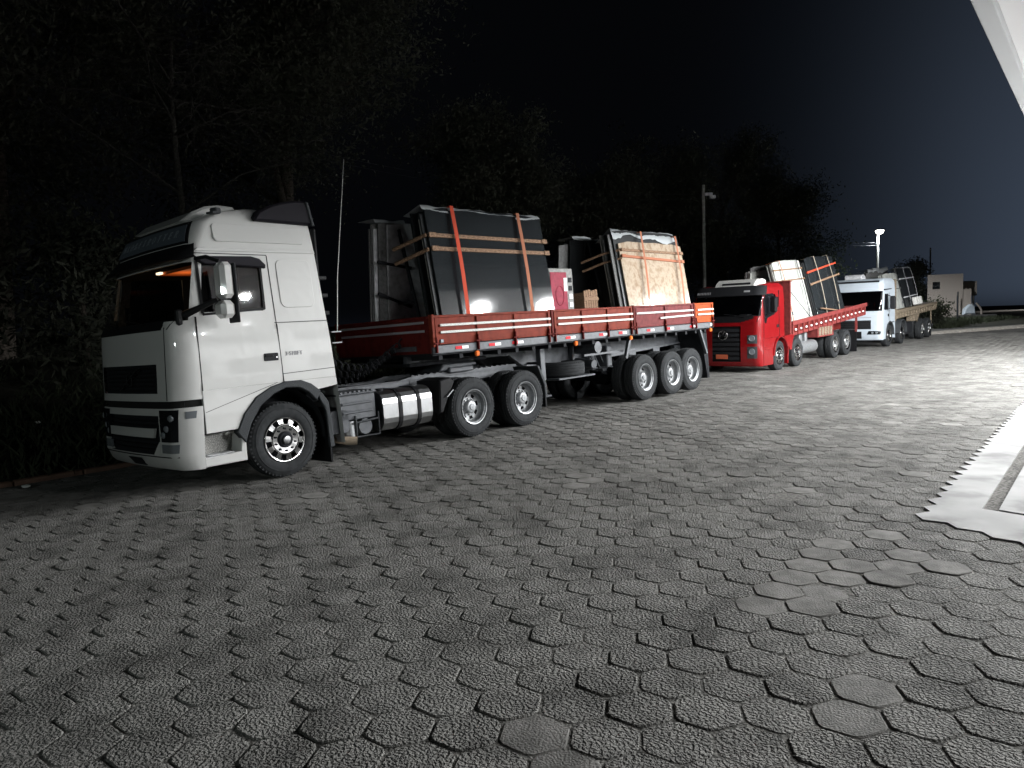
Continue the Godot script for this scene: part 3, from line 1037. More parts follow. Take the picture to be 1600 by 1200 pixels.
	for s in [2.0, 2.38]:
		b = B.new()
		var big := []
		for p in round_rect(-0.62, -0.008, 0.358, 1.012, 0.205):
			big.append(Vector2(-p.x, p.y))
		b.xf = Transform3D(Basis(Vector3(0, 0, -1), Vector3(0, 1, 0), Vector3(1, 0, 0)), Vector3.ZERO)
		b.prism(big, s, s + 0.075, 0.006)
		part("tank_strap", b, M.black_plastic, ft)
	b = B.new()
	b.tube([Vector3(1.83, 0.98, -0.26), Vector3(1.83, 1.03, -0.26)], 0.06, 14)
	part("filler_cap", b, M.chassis_dark, ft)
	b = B.new()   # black rear wing sheets
	b.prism([Vector2(2.95, 1.04), Vector2(3.18, 1.08), Vector2(3.28, 1.0), Vector2(3.1, 0.72), Vector2(2.98, 0.5), Vector2(2.9, 0.5)], -0.68, -0.08, 0.02)
	part("wheel_wing", b, M.black_plastic, t)
	b = B.new()
	b.tube([Vector3(3.05, 0.76, -0.05), Vector3(3.2, 0.86, -0.05)], 0.015, 6)
	part("wing_stay", b, M.wheel_steel, t)
	b = B.new()
	b.mm(5.55, 5.58, 0.28, 0.72, -0.62, -0.04)
	part("rear_flap", b, M.black_plastic, t)
	b = B.new()
	b.prism([Vector2(5.36, 1.08), Vector2(5.42, 1.08), Vector2(5.6, 0.72), Vector2(5.6, 0.45), Vector2(5.54, 0.45), Vector2(5.53, 0.7)], -0.66, -0.02, 0.01)
	part("rear_wing", b, M.grey_trim, t)
	axle(t, 0.0, "front")
	axle(t, 3.645, "dual")
	axle(t, 4.984, "dual")
	# coiled air lines and whip aerial
	for k in 3:
		b = B.new()
		var pts := []
		for i in 121:
			var u := i / 120.0
			var c := Vector3(lerpf(0.95, 2.72, u), 1.72 - 0.36 * sin(PI * u) - 0.1 * k, -0.7 - 0.22 * k)
			pts.append(c + Vector3(0, cos(u * TAU * 15), sin(u * TAU * 15)) * 0.06)
		b.tube(pts, 0.013, 5)
		part("air_line", b, M.chassis_dark, t)
	b = B.new()
	b.tube([Vector3(0.92, 1.95, -0.06), Vector3(1.12, 1.95, -0.12)], 0.012, 6)
	b.tube([Vector3(0.92, 1.79, -0.06), Vector3(1.12, 1.79, -0.12)], 0.012, 6)
	part("aerial_bracket", b, M.grey_stripe, t)
	b = B.new()
	b.tube([Vector3(1.06, 1.95, -0.12), Vector3(1.16, 2.75, -0.14), Vector3(1.47, 4.5, -0.16)], 0.008, 6, 0.004)
	part("aerial", b, M.white_stripe, t)

# ---------------------------------------------------------------- the red semi-trailer
func trailer(X: Transform3D):
	var t := thing("semi_trailer", "red drop-side semi-trailer with white stripes coupled behind the white tractor unit", "trailer", X)
	var b := B.new()
	b.mm(2.78, 12.2, 1.46, 1.55, -2.58, -0.02)
	part("deck", b, M.chassis_dark, t)
	for z in [0.0, -2.6]:
		b = B.new()
		b.mm(2.76, 12.21, 1.485, 1.625, z - 0.04, z + 0.035, 0.01)
		part("side_rail", b, M.chassis_grey, t)
	# drop sides
	var segs := [[2.80, 5.76, M.board_red, 3], [5.84, 8.56, M.board_red, 3], [8.64, 11.18, M.board_maroon, 2], [11.26, 12.2, M.board_orange, 1]]
	for z in [0.03, -2.63]:
		var d: float = 1.0 if z > 0.0 else -1.0
		for sg in segs:
			b = B.new()
			b.mm(sg[0], sg[1], 1.64, 2.10, z - d * 0.035, z, 0.004)
			b.mm(sg[0], sg[1], 2.075, 2.115, z - d * 0.05, z + d * 0.022, 0.006)
			b.mm(sg[0], sg[1], 1.635, 1.665, z - d * 0.04, z + d * 0.012, 0.005)
			var board := part("drop_side", b, sg[2], t)
			var n: int = sg[3]
			for k in n + 1:
				b = B.new()
				var s: float = lerpf(sg[0] + 0.05, sg[1] - 0.05, float(k) / n)
				b.mm(s - 0.035, s + 0.035, 1.66, 2.08, z, z + d * 0.028, 0.008)
				part("rib", b, sg[2], board)
				b = B.new()
				b.mm(s - 0.05, s - 0.015, 1.50, 1.76, z + d * 0.005, z + d * 0.055, 0.008)
				b.tube([Vector3(s - 0.09, 1.655, z + d * 0.04), Vector3(s + 0.03, 1.655, z + d * 0.04)], 0.016, 8)
				part("hinge", b, M.board_dark_red, board)
			if d > 0.0:
				var a0: float = sg[0] + 0.12
				var a1: float = sg[1] - 0.02
				for k in 2:
					if sg[2] == M.board_maroon and k == 0:
						a0 += 0.9
					elif sg[2] == M.board_maroon:
						a0 = sg[0] + 0.05
					b = B.new()
					var dip: float = 0.02 if sg[2] == M.board_maroon and k == 0 else 0.0
					b.prism([Vector2(a0, 1.815 + k * 0.115 - dip), Vector2(a1, 1.815 + k * 0.115), Vector2(a1, 1.855 + k * 0.115), Vector2(a0, 1.855 + k * 0.115 - dip)], z + 0.03, z + 0.042, 0.003)
					part("white_stripe", b, M.white_stripe, board)
		# corner posts between the boards
		for s in [2.775, 5.80, 8.60, 11.22]:
			b = B.new()
			b.mm(s - 0.03, s + 0.03, 1.6, 2.13, z - d * 0.05, z + d * 0.035, 0.008)
			part("side_post", b, M.board_dark_red if s > 3.0 else M.board_red, t)
	for k in 9:
		var s: float = [3.25, 4.05, 4.65, 6.2, 7.3, 8.0, 9.1, 9.95, 11.0][k]
		b = B.new()
		b.mm(s, s + 0.15, 1.535, 1.585, 0.035, 0.042)
		part("reflector_red", b, M.tape_red, t)
		b = B.new()
		b.mm(s + 0.15, s + 0.3, 1.535, 1.585, 0.035, 0.042)
		part("reflector_white", b, M.tape_white, t)
	b = B.new()
	b.mm(12.0, 12.12, 1.535, 1.595, 0.035, 0.045)
	part("reflector_white", b, M.tape_white, t)
	b = B.new()
	b.mm(2.9, 2.98, 1.66, 1.72, 0.03, 0.07, 0.01)
	part("side_lamp", b, M.lamp_lens, t)
	# front board
	b = B.new()
	b.mm(2.74, 2.79, 1.5, 2.11, -2.6, -0.01, 0.01)
	b.mm(2.71, 2.75, 2.06, 2.11, -2.6, -0.01, 0.008)
	var fb := part("front_board", b, M.board_dark_red, t)
	for h in [1.87, 2.01]:
		b = B.new()
		b.mm(2.725, 2.741, h - 0.02, h + 0.02, -2.45, -0.12, 0.004)
		part("front_stripe", b, M.grey_stripe, fb)
	b = B.new()
	b.mm(2.72, 2.742, 1.55, 1.63, -1.05, -0.35, 0.004)
	part("name_plate", b, M.chassis_grey, fb)
	# main beams, gooseneck, cross bearers
	for z in [-0.82, -1.78]:
		b = B.new()
		b.prism([Vector2(2.85, 1.46), Vector2(12.1, 1.46), Vector2(12.1, 1.18), Vector2(7.0, 0.98), Vector2(5.9, 1.0), Vector2(5.4, 1.3), Vector2(2.85, 1.34)], z - 0.05, z + 0.05)
		b.prism([Vector2(5.9, 1.0), Vector2(7.0, 0.98), Vector2(12.1, 1.18), Vector2(12.1, 1.15), Vector2(7.0, 0.95), Vector2(5.9, 0.97)], z - 0.09, z + 0.09)
		part("main_beam", b, M.chassis_grey, t)
	b = B.new()
	for k in 20:
		b.mm(2.95 + k * 0.47, 3.03 + k * 0.47, 1.38, 1.46, -2.54, -0.06)
	part("cross_bearer", b, M.chassis_dark, t)
	b = B.new()
	b.mm(2.85, 4.7, 1.28, 1.345, -1.9, -0.7, 0.01)
	part("coupling_plate", b, M.chassis_dark, t)
	for z in [-0.42, -2.18]:
		b = B.new()
		b.mm(5.86, 6.0, 0.75, 1.46, z - 0.06, z + 0.06, 0.01)
		b.mm(5.885, 5.975, 0.45, 0.9, z - 0.045, z + 0.045, 0.008)
		b.mm(5.8, 6.06, 0.42, 0.46, z - 0.12, z + 0.12, 0.01)
		part("landing_leg", b, M.chassis_grey, t)
	b = B.new()
	b.tube([Vector3(5.93, 1.1, -0.42), Vector3(5.93, 1.1, -2.18)], 0.025, 8)
	part("landing_shaft", b, M.chassis_dark, t)
	b = B.new()
	b.mm(6.25, 6.3, 0.75, 1.42, -0.75, -0.65)
	b.mm(7.25, 7.3, 0.75, 1.42, -0.75, -0.65)
	b.mm(6.2, 7.4, 0.72, 0.76, -0.95, -0.2, 0.008)
	b.mm(7.0, 8.9, 1.14, 1.18, -0.2, -0.15)
	part("spare_carrier", b, M.chassis_grey, t)
	var sw := put("spare_tyre", shared("tyre"), M.rubber, t, Transform3D(Basis(Vector3(1, 0, 0), -PI / 2), Vector3(6.75, 1.06, -0.62)))
	put("spare_rim", shared("rim_rear"), M.chassis_dark, sw)
	b = B.new()
	b.tube([Vector3(7.45, 1.30, -0.12), Vector3(7.45, 1.30, -0.9)], 0.125, 18)
	part("air_tank", b, M.chassis_grey, t)
	b = B.new()
	b.tube([Vector3(7.45, 0.95, -0.25), Vector3(7.5, 1.02, -0.9)], 0.09, 14)
	b.mm(8.0, 8.18, 0.85, 1.3, -0.75, -0.3, 0.02)
	b.mm(7.7, 7.85, 0.8, 1.2, -0.9, -0.5, 0.02)
	for k in 3:
		b.tube([Vector3(7.4 + 0.2 * k, 1.15, -0.35), Vector3(7.7 + 0.2 * k, 0.85, -0.45), Vector3(8.2 + 0.2 * k, 0.8, -0.6), Vector3(8.6, 0.9, -0.7)], 0.014, 5)
	part("brake_gear", b, M.chassis_grey, t)
	for s in [8.5, 9.64, 10.69, 11.7]:
		b = B.new()
		b.prism([Vector2(s - 0.16, 1.1), Vector2(s + 0.16, 1.1), Vector2(s + 0.08, 0.72), Vector2(s - 0.08, 0.72)], -0.86, -0.74, 0.01)
		part("spring_hanger", b, M.chassis_grey, t)
	for s in [9.052, 10.229, 11.145]:
		b = B.new()
		for k in 5:
			b.prism([Vector2(s - 0.5 + 0.06 * k, 0.78 - 0.018 * k), Vector2(s, 0.70 - 0.018 * k), Vector2(s + 0.5 - 0.06 * k, 0.78 - 0.018 * k), Vector2(s + 0.5 - 0.06 * k, 0.765 - 0.018 * k), Vector2(s, 0.685 - 0.018 * k), Vector2(s - 0.5 + 0.06 * k, 0.765 - 0.018 * k)], -0.85, -0.75)
		part("leaf_spring", b, M.chassis_dark, t)
		axle(t, s, "dual", 2.6)
	# grey stays over the wheels and rear flap
	b = B.new()
	bar2(b, Vector2(8.55, 1.46), Vector2(8.35, 1.0), 0.07, -0.1, -0.03)
	bar2(b, Vector2(11.62, 1.48), Vector2(11.92, 0.85), 0.06, -0.1, -0.03)
	part("wing_stay", b, M.chassis_grey, t)
	b = B.new()
	b.prism([Vector2(11.75, 1.4), Vector2(12.05, 1.4), Vector2(12.1, 0.22), Vector2(12.0, 0.22)], -0.75, -0.1)
	b.mm(11.98, 12.02, 0.22, 1.4, -2.5, -0.1)
	part("rear_flap", b, M.chassis_dark, t)
	for s in [3.78, 6.55, 8.5, 12.08]:
		b = B.new()
		b.box(Vector3(s, 1.43, 0.0), Vector3(0.1, 0.09, 0.06), 0.02)
		part("marker_lamp", b, M.amber, t)

# ---------------------------------------------------------------- stone slabs, loads
# a strapped pack of slabs leaning on its frame: local x along the lorry, y up the lean, z towards the leaning face
func slab_pack(called: String, label: String, X: Transform3D, s0: float, h0: float, q: float, lean: float, slabs: Array, group: String) -> Node3D:
	var t := thing(called, label, "stone slabs", X * Transform3D(Basis(Vector3(1, 0, 0), -lean), Vector3(s0, h0, q)), group)
	var z := 0.0
	for sl in slabs:   # [x0, x1, height, thickness, face material]
		var b := B.new()
		var top := [Vector2(sl[0], 0.0), Vector2(sl[1], 0.0)]
		var n := 7
		for k in n + 1:
			var u := float(k) / n
			top.append(Vector2(lerpf(sl[1], sl[0], u) + (rng.randf_range(-0.012, 0.012) if k in [0, n] else 0.0), sl[2] + rng.randf_range(-0.018, 0.012) - (0.05 if k in [0, n] else 0.0)))
		b.prism(top, z - sl[3], z, 0.004)
		part("slab", b, sl[4], t)
		z -= sl[3] + rng.randf_range(0.006, 0.02)
	return t

func batten(t: Node3D, x0: float, x1: float, y0: float, y1: float, z: float, m: Material, w := 0.06):
	var b := B.new()
	var d := Vector2(x1 - x0, y1 - y0)
	b.xf = Transform3D(Basis(Vector3(0, 0, 1), d.angle()), Vector3(x0, y0, z))
	b.mm(0, d.length(), -w * 0.5, w * 0.5, 0.0, 0.035, 0.006)
	b.mm(0, 0.16, -w * 0.62, w * 0.62, 0.035, 0.05, 0.004)
	b.mm(d.length() - 0.15, d.length(), -w * 0.62, w * 0.62, 0.035, 0.05, 0.004)
	part("batten", b, m, t)

func strap(t: Node3D, x0: float, x1: float, y0: float, y1: float, z: float, m: Material, w := 0.07, back := 0.5):
	var b := B.new()
	var pts := []
	for k in 9:
		var u := k / 8.0
		pts.append(Vector3(lerpf(x0, x1, u), lerpf(y0, y1, u), z + 0.02 + 0.05 * sin(PI * u)))
	for k in 8:
		b.quad(pts[k] + Vector3(-w / 2, 0, 0), pts[k] + Vector3(w / 2, 0, 0), pts[k + 1] + Vector3(w / 2, 0, 0), pts[k + 1] + Vector3(-w / 2, 0, 0), 1)
		b.quad(pts[k] + Vector3(w / 2, 0, -0.004), pts[k] + Vector3(-w / 2, 0, -0.004), pts[k + 1] + Vector3(-w / 2, 0, -0.004), pts[k + 1] + Vector3(w / 2, 0, -0.004), 2)
	b.mm(x1 - w / 2, x1 + w / 2, y1 - 0.005, y1 + 0.01, z + 0.02 - back, z + 0.02)
	var st := part("strap", b, m, t)
	b = B.new()
	var rp: Vector3 = pts[1] + Vector3(0, 0.04, 0.012)
	b.box(rp, Vector3(w * 1.15, 0.11, 0.03), 0.006)
	b.tube([rp + Vector3(-w * 0.6, 0.05, 0.03), rp + Vector3(w * 0.6, 0.05, 0.03)], 0.012, 6)
	part("ratchet", b, M.chassis_grey, st)

func film(t: Node3D, x0: float, x1: float, y: float, drop: float, z: float, m: Material):
	var b := B.new()
	var n := 26
	var top := []
	var low := []
	var bk := []
	var ph := rng.randf() * TAU
	for k in n + 1:
		var x := lerpf(x0, x1, float(k) / n)
		var w1 := sin(x * 3.1 + ph) * 0.5 + sin(x * 7.3 + ph * 2.0) * 0.3 + sin(x * 17.0 + ph * 3.0) * 0.2
		var w2 := sin(x * 2.3 + ph * 1.7) * 0.5 + sin(x * 5.9 + ph) * 0.35 + rng.randf_range(-0.15, 0.15)
		top.append(Vector3(x, y + 0.025 + 0.03 * w1, z - 0.03 + 0.01 * w2))
		low.append(Vector3(x, y - drop * (0.72 + 0.45 * w2), z + 0.014 + 0.008 * w1))
		bk.append(Vector3(x, y - drop * (0.6 + 0.3 * w1), z - 0.5))
	for k in n:
		b.quad(low[k], low[k + 1], top[k + 1], top[k], 1)
		b.quad(top[k], top[k + 1], bk[k + 1], bk[k], 1)
	part("plastic_film", b, m, t)

func stack(n: int, x0: float, x1: float, hgt: float, jx: float, mats: Array) -> Array:
	var out := []
	for k in n:
		out.append([x0 + rng.randf_range(-jx, jx * 0.7), x1 + rng.randf_range(-jx, jx), hgt + rng.randf_range(-0.14, 0.06), 0.026, mats[k % mats.size()]])
	return out

func loads(F: Transform3D):
	var g := "slab packs on the red semi-trailer"
	var a := [[0.0, 3.02, 2.45, 0.03, M.black_granite]]
	a += stack(9, -0.04, 2.95, 2.42, 0.1, [M.dark_granite, M.stone_edge, M.stone_edge_light, M.dark_granite])
	var p := slab_pack("slab_pack", "tall black granite slabs with two orange straps, at the front of the red trailer", F, 3.29, 1.57, -0.20, 0.135, a, g)
	batten(p, -0.02, 3.08, 1.945, 1.93, 0.0, M.batten_wood, 0.07)
	batten(p, 0.0, 3.1, 1.71, 1.70, 0.0, M.batten_wood, 0.07)
	strap(p, 0.52, 0.60, 0.0, 2.47, 0.035, M.strap_red, 0.085)
	strap(p, 2.22, 2.32, 0.0, 2.45, 0.035, M.strap_brown, 0.085)
	film(p, -0.06, 0.55, 2.46, 0.10, 0.0, M.plastic_film)
	film(p, 0.55, 2.3, 2.44, 0.05, 0.0, M.plastic_film)
	film(p, 2.3, 3.02, 2.43, 0.09, 0.0, M.plastic_film)
	# the same pack's ties run back to the frame
	var b := B.new()
	for y in [1.95, 1.7]:
		b.tube([Vector3(-0.05, y, 0.0), Vector3(-0.16, y - 0.05, -0.3), Vector3(-0.28, y - 0.1, -0.65)], 0.035, 6)
	part("tie", b, M.batten_wood, p)
	# far side pack, leaning the other way
	var f := [[0.0, 3.1, 2.25, 0.03, M.grey_stone]]
	f += stack(6, -0.2, 2.8, 2.22, 0.12, [M.stone_edge, M.grey_stone, M.stone_edge])
	f[2][0] = -0.24
	f[4][0] = -0.28
	p = slab_pack("slab_pack", "grey-faced slabs standing behind the tall black pack, next to the trailer's front board", F, 3.12, 1.6, -1.55, -0.10, f, g)
	batten(p, -0.25, 0.5, 1.55, 1.45, 0.0, M.chassis_dark, 0.05)
	batten(p, -0.25, 0.5, 1.0, 0.75, 0.0, M.chassis_dark, 0.05)
	film(p, -0.28, 0.4, 2.27, 0.05, 0.0, M.plastic_film)
	# rear pack
	var c := [[0.0, 2.72, 2.06, 0.03, M.beige_stone], [-0.12, 2.70, 2.34, 0.03, M.dark_granite]]
	c += stack(7, -0.15, 2.6, 2.3, 0.1, [M.stone_edge, M.dark_granite, M.stone_edge_light, M.dark_granite])
	p = slab_pack("slab_pack", "beige marbled slab before darker film-covered slabs, at the rear of the red trailer", F, 8.98, 1.57, -0.22, 0.14, c, g)
	batten(p, 0.02, 2.7, 1.86, 1.83, 0.0, M.batten_wood, 0.06)
	batten(p, 0.0, 2.7, 1.72, 1.62, 0.0, M.strap_brown, 0.06)
	strap(p, 0.62, 0.92, 0.0, 2.3, 0.035, M.strap_brown, 0.07)
	strap(p, 2.22, 2.45, 0.0, 2.25, 0.035, M.strap_brown, 0.07)
	film(p, -0.15, 2.55, 2.32, 0.24, -0.036, M.plastic_film)
	b = B.new()
	for y in [1.86, 1.66]:
		b.tube([Vector3(0.0, y, 0.02), Vector3(-0.25, y - 0.03, -0.3), Vector3(-0.5, y - 0.12, -0.75)], 0.03, 6)
	part("tie", b, M.batten_wood, p)
	f = stack(7, -0.2, 2.4, 2.15, 0.2, [M.dark_granite, M.dark_granite, M.stone_edge])
	p = slab_pack("slab_pack", "dark slabs on the far side of the red trailer, behind the wooden crate", F, 8.5, 1.6, -1.62, -0.10, f, g)
	film(p, 0.0, 0.7, 2.2, 0.08, 0.0, M.plastic_film)
	# steel frames that carry them
	for s in [3.35, 6.2, 8.95, 11.6]:
		b = B.new()
		b.tube([Vector3(0, 0, 0.52), Vector3(0, 2.1, 0.04)], 0.035, 6)
		b.tube([Vector3(0, 0, -0.42), Vector3(0, 2.1, -0.04)], 0.035, 6)
		b.tube([Vector3(0, 0.8, 0.34), Vector3(0, 0.8, -0.27)], 0.03, 6)
		b.mm(-0.05, 0.05, -0.06, 0.0, -0.6, 0.7)
		var o := part("slab_frame", b, M.chassis_dark, self)
		o.transform = F * at(s, 1.61, -1.35)
		tag(o, "dark steel A-frame standing on the red trailer between its slab packs", "frame", "A-frames on the red trailer")
	# red machine with its control column, and a crate
	var t := thing("compressor", "small red and grey machine on the red trailer between the two slab packs", "machine", F * at(6.5, 1.56, -1.2))
	b = B.new()
	b.mm(0, 0.78, 0.0, 1.42, 0, 0.66, 0.015)
	part("casing", b, M.machine_grey, t)
	b = B.new()
	b.mm(0.03, 0.56, 0.1, 1.34, 0.66, 0.675, 0.006)
	var pn := part("red_panel", b, M.machine_red, t)
	b = B.new()
	var ring := []
	for k in 21:
		ring.append(Vector3(0.3 + 0.13 * sin(TAU * k / 20.0), 0.86 + 0.2 * cos(TAU * k / 20.0), 0.676))
	b.tube(ring, 0.008, 5)
	part("embossed_ring", b, M.machine_red, pn)
	b = B.new()
	b.mm(0.45, 0.55, 0.95, 1.22, 0.675, 0.682)
	part("paper_label", b, M.tape_white, pn)
	for k in 5:
		b = B.new()
		b.mm(0.62, 0.73, 0.45 + 0.17 * k, 0.55 + 0.17 * k, 0.66, 0.672, 0.004)
		part("control", b, M.tape_white if k in [1, 2] else M.chassis_dark, t)
	t = thing("crate", "brown wooden crate on the red trailer beside the red machine", "crate", F * at(7.78, 1.6, -1.1))
	for k in 6:
		b = B.new()
		b.mm(0.004 + 0.083 * k, 0.078 + 0.083 * k, 0.0, 0.92 + 0.012 * (k % 3), 0.42, 0.445, 0.004)
		part("plank", b, M.batten_wood, t)
	b = B.new()
	b.mm(0, 0.5, 0.0, 0.88, 0.0, 0.418)
	part("crate_body", b, M.batten_wood, t)
	b = B.new()
	b.mm(-0.01, 0.51, 0.12, 0.2, 0.445, 0.46, 0.004)
	b.mm(-0.01, 0.51, 0.7, 0.78, 0.445, 0.46, 0.004)
	part("crossbar", b, M.batten_wood, t)

# ---------------------------------------------------------------- the red rigid lorry
func red_lorry(X: Transform3D):
	var t := thing("flatbed_lorry", "red four-axle flatbed lorry with black grille, behind the white tractor unit's trailer", "lorry", X, "four-axle flatbed lorries in the row")
	var P := {
		"hs": [0.28, 0.34, 0.44, 1.0, 1.18, 1.62, 1.74, 1.93, 1.98, 2.2, 2.55, 2.62, 2.72, 2.85, 2.92, 2.97, 3.0],
		"sf": [[0.28, -1.66], [0.4, -1.74], [1.2, -1.74], [1.75, -1.70], [1.93, -1.66], [2.62, -1.46], [2.85, -1.36], [2.95, -1.2], [3.0, -0.9]],
		"cs": [[0.28, -1.40], [1.93, -1.36], [2.62, -1.2], [2.85, -1.1], [2.95, -0.9], [3.0, -0.6]],
		"sb": [[0.28, 0.36], [2.9, 0.36], [3.0, 0.25]],
		"ins": [[0, 0.0], [2.55, 0.01], [2.85, 0.04], [3.0, 0.15]],
		"w": 2.5, "rc": 0.24, "bulge": 0.07, "cols": [0.0, 0.25, 0.45, 0.6, 0.75, 0.93, 1.0]}
	var b := B.new()
	cab_shell(b, P, [[0.0, 1.18, 0, 6, 1], [1.93, 2.62, 8, 24], [1.98, 2.62, 2, 5, 1], [0.44, 1.62, 14, 19]])
	part("cab_shell", b, M.red_paint, t)
	for z in [0.0, -2.5]:
		b = B.new()
		var zi: float = -0.4 if z == 0.0 else -2.1
		var zo: float = z + (0.004 if z == 0.0 else -0.004)
		b.prism([Vector2(-1.37, 1.18), Vector2(-1.37, 0.28), Vector2(-0.62, 0.28), Vector2(-0.6, 0.75), Vector2(-0.48, 1.0), Vector2(-0.3, 1.17)], zi, zo, 0.006)
		b.prism([Vector2(0.34, 1.17), Vector2(0.52, 0.98), Vector2(0.62, 0.7), Vector2(0.62, 0.2), Vector2(0.68, 0.2), Vector2(0.72, 0.8), Vector2(0.85, 0.66), Vector2(1.0, 0.66), Vector2(1.1, 1.0), Vector2(1.28, 1.16), Vector2(1.28, 1.2)], zi, zo, 0.006)
		part("wing", b, M.red_paint, t)
		b = B.new()
		var arc := []
		for k in 9:
			var a: float = PI * (1.0 - k / 8.0)
			arc.append(Vector2(0.62 * cos(a), 0.56 + 0.64 * sin(a)))
		for k in range(8, -1, -1):
			arc.append(Vector2(arc[k].x * 0.92, 0.56 + (arc[k].y - 0.56) * 0.93))
		b.prism(arc, zi, z + (0.05 if z == 0.0 else -0.05), 0.015)
		part("wheel_arch", b, M.red_paint, t)
	b = B.new()
	b.mm(-1.36, -0.65, 0.5, 0.66, -0.25, -0.01, 0.01)
	b.mm(-1.3, -0.7, 0.8, 0.92, 0.0, 0.02, 0.008)
	part("step", b, M.red_paint, t)
	b = B.new()
	b.mm(-1.5, -0.66, 0.4, 1.75, -2.25, -0.3)
	b.mm(-0.6, 0.3, 1.15, 1.2, -2.48, -0.02)
	b.mm(0.1, 9.0, 0.72, 0.98, -1.7, -1.6)
	b.mm(0.1, 9.0, 0.72, 0.98, -0.9, -0.8)
	part("chassis", b, M.chassis_dark, t)
	# grille with horizontal slats, ring emblem, plate
	b = B.new()
	cab_pane(b, P, 0.42, 1.65, 13, 20, 0.05)
	var g := part("grille", b, M.black_plastic, t)
	for k in 7:
		b = B.new()
		front_panel(b, P, 0.5 + k * 0.155, 0.6 + k * 0.155, -1.79, -0.70, -1.79, -0.70, -0.004 - 0.002 * (k % 2), 0.03, 8, 1)
		part("slat", b, M.dark_plastic, g)
	b = B.new()
	var ring := []
	for k in 25:
		ring.append(Vector3(-1.75, 1.33 + 0.15 * sin(TAU * k / 24.0), -1.25 + 0.16 * cos(TAU * k / 24.0)))
	b.tube(ring, 0.016, 6)
	b.tube([Vector3(-1.75, 1.46, -1.33), Vector3(-1.75, 1.36, -1.25), Vector3(-1.75, 1.46, -1.17)], 0.013, 5)
	b.tube([Vector3(-1.75, 1.39, -1.38), Vector3(-1.75, 1.2, -1.3), Vector3(-1.75, 1.32, -1.25), Vector3(-1.75, 1.2, -1.2), Vector3(-1.75, 1.39, -1.12)], 0.013, 5)
	part("emblem", b, M.chrome, g)
	b = B.new()
	b.mm(-1.775, -1.76, 0.53, 0.68, -1.5, -1.08, 0.004)
	part("number_plate", b, M.plate_red, g)
	b = B.new()
	front_panel(b, P, 1.74, 1.95, -2.38, -0.12, -2.42, -0.08, 0.006, 0.02, 14, 2)
	part("cowl_panel", b, M.black_plastic, t)
	b = B.new()
	for k in 4:   # the bonnet line rises towards the corners
		front_panel(b, P, 1.70, 1.76 + 0.035 * k, -0.62 + 0.12 * k, -0.5 + 0.12 * k, -0.62 + 0.12 * k, -0.5 + 0.12 * k, 0.012, 0.02, 2, 1)
		front_panel(b, P, 1.70, 1.76 + 0.035 * k, -2.0 - 0.12 * k, -1.88 - 0.12 * k, -2.0 - 0.12 * k, -1.88 - 0.12 * k, 0.012, 0.02, 2, 1)
	part("bonnet_edge", b, M.red_paint, t)
	for near in [true, false]:
		for hh in [[1.04, 1.32], [0.55, 0.94]]:
			b = B.new()
			if near:
				front_panel(b, P, hh[0], hh[1], -0.42, -0.11, -0.42, -0.11, 0.008, 0.03, 6, 2)
			else:
				front_panel(b, P, hh[0], hh[1], -2.39, -2.08, -2.39, -2.08, 0.008, 0.03, 6, 2)
			var hl := part("headlamp", b, M.grey_trim, t)
			var p := cab_front(P, (hh[0] + hh[1]) * 0.5 + 0.03, -0.27 if near else -2.23)
			b = B.new()
			b.xf = Transform3D(Basis(Vector3.UP, -1.35 if near else -1.79), p + Vector3(-0.012, 0, 0))
			b.lathe([Vector2(0.105, 0.0), Vector2(0.1, 0.015), Vector2(0.085, 0.02), Vector2(0.07, 0.008), Vector2(0.03, 0.012), Vector2(0.0, 0.014)], 20)
			part("lamp", b, M.lamp_lens, hl)
	b = B.new()
	cab_pane(b, P, 1.92, 2.64, 7, 25, 0.012, 6)
	part("windscreen", b, M.tinted_glass, t)
	b = B.new()
	front_panel(b, P, 2.60, 2.86, -2.49, -0.02, -2.46, -0.04, 0.09, 0.1, 18, 3)
	part("sun_visor", b, M.dark_plastic, t)
	b = B.new()
	for k in 9:
		front_panel(b, P, 2.66, 2.74, -2.3 + 0.06 * k, -2.27 + 0.06 * k, -2.3 + 0.06 * k, -2.27 + 0.06 * k, 0.095, 0.01, 1, 1)
	front_panel(b, P, 2.69, 2.75, -0.62, -0.42, -0.62, -0.42, 0.095, 0.01, 2, 1)
	part("visor_sticker", b, M.grey_stripe, t)
	for k in 2:
		b = B.new()
		var qa: float = -0.5 - k * 0.95
		b.tube([cab_front(P, 1.9, qa) + Vector3(-0.03, 0, 0), cab_front(P, 1.98, qa - 0.35) + Vector3(-0.025, 0, 0), cab_front(P, 2.02, qa - 0.75) + Vector3(-0.02, 0, 0)], 0.012, 5)
		part("wiper", b, M.black_plastic, t)
	b = B.new()   # papers on the dashboard
	b.mm(-1.5, -1.2, 1.9, 1.96, -0.95, -0.3, 0.02)
	b.mm(-1.45, -1.1, 1.96, 2.0, -0.8, -0.5, 0.015)
	part("dashboard_papers", b, M.grey_stone, t)
	b = B.new()
	b.mm(-1.4, 0.3, 1.2, 1.9, -2.4, -0.1)
	b.mm(0.05, 0.3, 1.2, 2.9, -2.4, -0.1)
	part("cab_interior", b, M.cab_dark, t)
	for z in [0.0, -2.5]:
		b = B.new()
		var win := [Vector2(-1.27, 1.72), Vector2(-1.16, 1.66), Vector2(-1.08, 1.84), Vector2(-0.5, 1.95), Vector2(-0.3, 2.15), Vector2(-0.16, 2.2), Vector2(-0.16, 2.52), Vector2(-0.5, 2.56), Vector2(-0.62, 2.66), Vector2(-1.2, 2.64), Vector2(-1.3, 2.4)]
		b.prism(win, z + (-0.02 if z == 0.0 else 0.02), z + (0.012 if z == 0.0 else -0.012), 0.004)
		part("side_window", b, M.dark_glassy, t)
	b = B.new()
